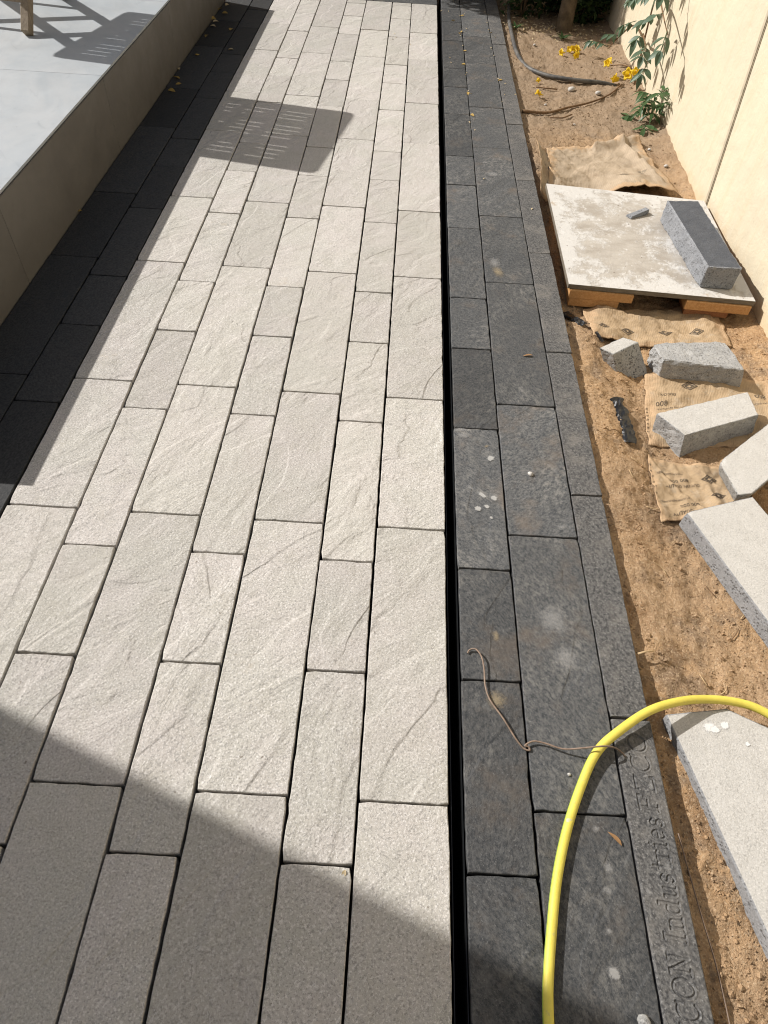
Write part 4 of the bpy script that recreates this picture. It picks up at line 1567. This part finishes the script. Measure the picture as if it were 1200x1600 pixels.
def compound(parent, base, d, npair, step, meshes, spread=0.9, down=0.55, sc=1.0, tip=True):
    base, d = Vector(base), Vector(d).normalized()
    side = d.cross(Vector((0, 0, 1)))
    if side.length < .1:
        side = Vector((0, 1, 0))
    side.normalize()
    p = base.copy()
    pts = [p.copy()]
    for k in range(npair):
        d = (d + Vector((0, 0, -.10))).normalized()
        p = p + d * step
        pts.append(p.copy())
        for s_ in (-1, 1):
            o = link('leaf', random.choice(meshes), None, p)
            orient(o, d * .45 + side * s_ * spread + Vector((0, 0, -down + random.uniform(-.25, .25))), random.uniform(-.5, .5))
            k_ = sc * random.uniform(.75, 1.1)
            o.scale = (k_, k_, k_)
            sub(o, parent)
    if tip:
        o = link('leaf', random.choice(meshes), None, p)
        orient(o, d + Vector((0, 0, -down)), 0)
        o.scale = (sc,) * 3
        sub(o, parent)
    if len(pts) > 1:
        tube('leaf_stalk', pts, .0022, MGREEN, parent, 5, pts[0])


for (b_, d, n_, sc) in [((1.22, 5.18, .27), (-.2, .2, -.1), 1, .85), ((1.19, 5.36, .14), (-.3, .3, .0), 1, .8), ((1.17, 5.52, .03), (-.3, .2, .1), 2, .7),
                        ((1.21, 4.92, .27), (-.2, -.3, .0), 1, .9), ((1.20, 4.75, .26), (-.1, -.3, .0), 2, .85), ((1.20, 4.62, .20), (-.2, -.4, -.1), 1, .8),
                        ((1.20, 4.60, .45), (-.2, .3, -.1), 2, .9), ((1.20, 4.44, .41), (-.1, -.3, -.1), 2, .9), ((1.22, 4.85, .48), (-.4, .1, .0), 2, .85),
                        ((1.25, 5.03, .44), (-.3, .2, .0), 2, .85), ((1.18, 4.63, .58), (-.2, -.5, -.1), 2, .95),
                        ((1.18, 4.75, .70), (-.3, .2, .1), 2, 1.0), ((1.19, 4.8, .80), (-.2, -.5, 0), 2, 1.0), ((1.16, 4.7, 1.0), (-.3, .4, 0), 3, 1.0),
                        ((1.14, 4.66, 1.2), (-.2, -.4, .1), 3, 1.0), ((1.12, 4.62, 1.35), (-.4, .1, .1), 3, 1.0), ((1.2, 5.0, .75), (-.2, .5, 0), 3, 1.0),
                        ((1.22, 5.0, .62), (-.4, -.1, 0), 2, .9), ((1.25, 5.2, .9), (-.3, .3, 0), 3, 1.0)]:
    compound(vine, b_, d, n_ + (1 if sc < .95 else 0), .045, LM_big, sc=sc * .78)
for (loc, d, s_) in [((1.136, 5.225, .005), (-.5, -.5, .5), 1.0), ((1.165, 5.105, .0), (-.2, -.7, -.5), 1.05), ((1.222, 5.0, .030), (-.45, -.8, .25), 1.25), ((1.255, 4.99, .055), (-.3, -.7, .1), .9),
                     ((1.155, 5.25, .01), (-.6, -.1, .5), .8)]:
    petal_flower(vine, loc, d, s_ * .85)
# fallen trumpet flowers
for i, (x, y) in enumerate([(.90, 5.60), (.945, 5.62), (.985, 5.63), (1.02, 5.66), (.965, 5.58), (.60, 4.73), (.63, 4.735), (.655, 4.73), (.63, 4.97)]):
    o = petal_flower(None, SZ(x, y, .018), (random.uniform(-1, 1), random.uniform(-1, 1), .1), .75 if i < 5 else .5)
    o.name = 'fallen_flower'
    tag(o, 'fallen yellow trumpet flower by the trunk' if i < 5 else 'small fallen yellow flower on the far bed near the kerb', 'flower', 'flowers fallen by the trunk' if i < 5 else 'flowers fallen near the kerb')

# small leafy seedling at the wall foot
sd = empty('leafy_seedling', (1.262, 4.44, -.06))
tag(sd, 'small dark green seedling growing at the foot of the wall', 'plant')
for k in range(11):
    a = k * 2.4
    h = .05 + .018 * k
    d = Vector((math.cos(a) * .9 - .35, math.sin(a) * .9, .55))
    b_ = Vector((1.262 - .002 * k, 4.44, -.06 + h * .7))
    tube('stem', [Vector((1.262, 4.44, -.06)), b_], .003, MGREEN, sd, 5, (1.262, 4.44, -.06))
    if b_.x + d.x * .08 < WX - .01:
        compound(sd, b_, d, 3, .024, LM_mid, .9, .2, .95)
for (a, b__) in (((1.20, 4.49, -.03), (-.8, .1, .0)), ((1.22, 4.37, -.03), (-.3, -.8, .1))):
    compound(sd, a, b__, 2, .03, LM_mid, .9, .2, 1.2)


# ---------------- tree and shrubs closing the far end
def crown(name, blobs, n, size, mat, parent, seed):
    rg = np.random.default_rng(seed)
    vs, fs = [], []
    tot = sum(b_[3] * b_[4] * b_[5] for b_ in blobs)
    for (cx, cy, cz, rx, ry, rz) in blobs:
        m_ = int(n * rx * ry * rz / tot)
        for _ in range(m_):
            d = rg.normal(size=3)
            d /= np.linalg.norm(d)
            r = rg.random() ** 0.45
            p = Vector((cx + d[0] * rx * r, cy + d[1] * ry * r, cz + d[2] * rz * r))
            if mn.noise(p * 4.5 + Vector((seed, 0, 0))) < -0.18:
                continue
            e = Euler((rg.uniform(-.9, .9), rg.uniform(-.9, .9), rg.uniform(0, 6.28))).to_matrix()
            L = size * rg.uniform(.6, 1.2)
            w = L * .24
            b0 = len(vs)
            for q in ((0, 0, 0), (w, L * .45, L * .06), (0, L, -L * .12), (-w, L * .45, L * .06), (0, L * .5, 0)):
                vs.append(p + e @ Vector(q))
            fs += [(b0, b0 + 1, b0 + 4), (b0 + 1, b0 + 2, b0 + 4), (b0 + 2, b0 + 3, b0 + 4), (b0 + 3, b0, b0 + 4)]
    o = link(name, mesh(name, vs, fs, mat))
    return sub(o, parent)


def limb(parent, pts, r0, r1, name='limb'):
    return tube(name, smooth_path(pts, 5), lambda t: r0 * (1 - t) + r1 * t, MBARK, parent, 10, pts[0])


tr = empty('tree', (.955, 6.14, -.07))
tag(tr, 'tree with brown trunk rising from the far end of the bed', 'tree')
limb(tr, [(.955, 6.14, -.10), (.957, 6.15, .02), (.965, 6.17, .3), (.97, 6.2, .9), (1.0, 6.3, 1.6)], .066, .042, 'trunk')
for q in ([(.99, 6.28, 1.5), (.8, 6.5, 1.9), (.6, 6.6, 2.3)], [(.99, 6.28, 1.5), (1.25, 6.4, 1.9), (1.4, 6.5, 2.3)], [(.985, 6.25, 1.2), (.9, 6.7, 1.7), (.9, 7.0, 2.2)]):
    limb(tr, q, .03, .012)
crown('crown', [(.9, 6.6, 2.3, .8, .7, .6), (.5, 6.7, 2.2, .6, .5, .5), (1.3, 6.6, 2.4, .6, .6, .5)], 5000, .11, MGREEND, tr, 4)
tr2 = empty('tree', (-1.1, 7.25, -.06))
tag(tr2, 'leafy tree beyond the far end of the paved path', 'tree')
limb(tr2, [(-1.1, 7.25, -.07), (-1.08, 7.24, .6), (-1.0, 7.2, 1.2), (-.95, 7.2, 1.8)], .07, .04, 'trunk')
for q in ([(-1.0, 7.2, 1.2), (-.7, 7.1, 1.5), (-.4, 7.1, 1.7)], [(-1.0, 7.2, 1.3), (-1.3, 7.1, 1.7), (-1.5, 7.2, 2.0)]):
    limb(tr2, q, .03, .012)
crown('crown', [(-.9, 7.25, 1.9, .75, .55, .6), (-.4, 7.15, 1.5, .55, .45, .5), (-1.3, 7.25, 1.7, .5, .4, .5), (-.05, 7.1, 1.15, .4, .35, .4)], 6500, .12, MGREEND, tr2, 9)
for i, (x, y, blobs, lb) in enumerate([
    (.66, 6.42, [(.66, 6.42, .16, .21, .22, .26), (.62, 6.55, .55, .28, .28, .45)], 'dark leafy shrub left of the far trunk'),
    (1.12, 6.40, [(1.14, 6.40, .14, .19, .20, .24), (1.12, 6.50, .55, .22, .28, .45)], 'dark leafy shrub between the far trunk and the wall'),
    (.92, 6.62, [(.90, 6.62, .25, .30, .22, .38), (.9, 6.7, .8, .34, .25, .45)], 'dense shrub behind the far trunk')]):
    sh = empty('shrub', (x, y, -.06))
    tag(sh, lb, 'shrub')
    for k in range(5):
        a = k * 1.3
        tube('stem', [(x, y, -.08), (x + .05 * math.cos(a), y + .05 * math.sin(a), .2), (x + .14 * math.cos(a), y + .12 * math.sin(a), .6)], lambda t: .008 * (1 - .6 * t), MBARK, sh, 6, (x, y, -.08))
    crown('foliage', blobs, 3600, .075, MGREEND, sh, 20 + i)
# low green sprigs by the pipe and the trunk
for (x, y, lb) in ((.585, 6.05, 'low green sprig beside the kerb at the far end'), (.93, 5.95, 'low weed growing at the foot of the trunk')):
    wd = empty('weed', (x, y, soil_z(x, y)))
    tag(wd, lb, 'weed')
    for k in range(9):
        o = link('leaf', random.choice(LM_mid), None, (x, y, soil_z(x, y) + .005))
        orient(o, (math.cos(k * 2.4), math.sin(k * 2.4), .7 + .3 * random.random()))
        o.scale = (.9, .9, .9)
        sub(o, wd)
# leaf litter under the shrubs
vs, fs = [], []
for _ in range(900):
    x, y = random.uniform(.49, 1.28), 5.75 + 1.3 * random.random()
    if y < 6.0 and random.random() < .75:
        continue
    p = Vector((x, y, soil_z(x, y) + random.uniform(.004, .012)))
    e = Euler((random.uniform(-.5, .5), random.uniform(-.5, .5), random.uniform(0, 6.28))).to_matrix()
    L = random.uniform(.012, .034)
    b0 = len(vs)
    for q in ((0, 0, 0), (L * .25, L * .5, .002), (0, L, 0), (-L * .25, L * .5, .002)):
        vs.append(p + e @ Vector(q))
    fs.append((b0, b0 + 1, b0 + 2, b0 + 3))
tag(link('leaf_litter', mesh('leaf_litter', vs, fs, MPALE)), 'dry leaf litter under the far shrubs', 'leaf litter', None, 'stuff')

for o in COL.objects:
    for k in ('_y', '_w'):
        if k in o:
            del o[k]
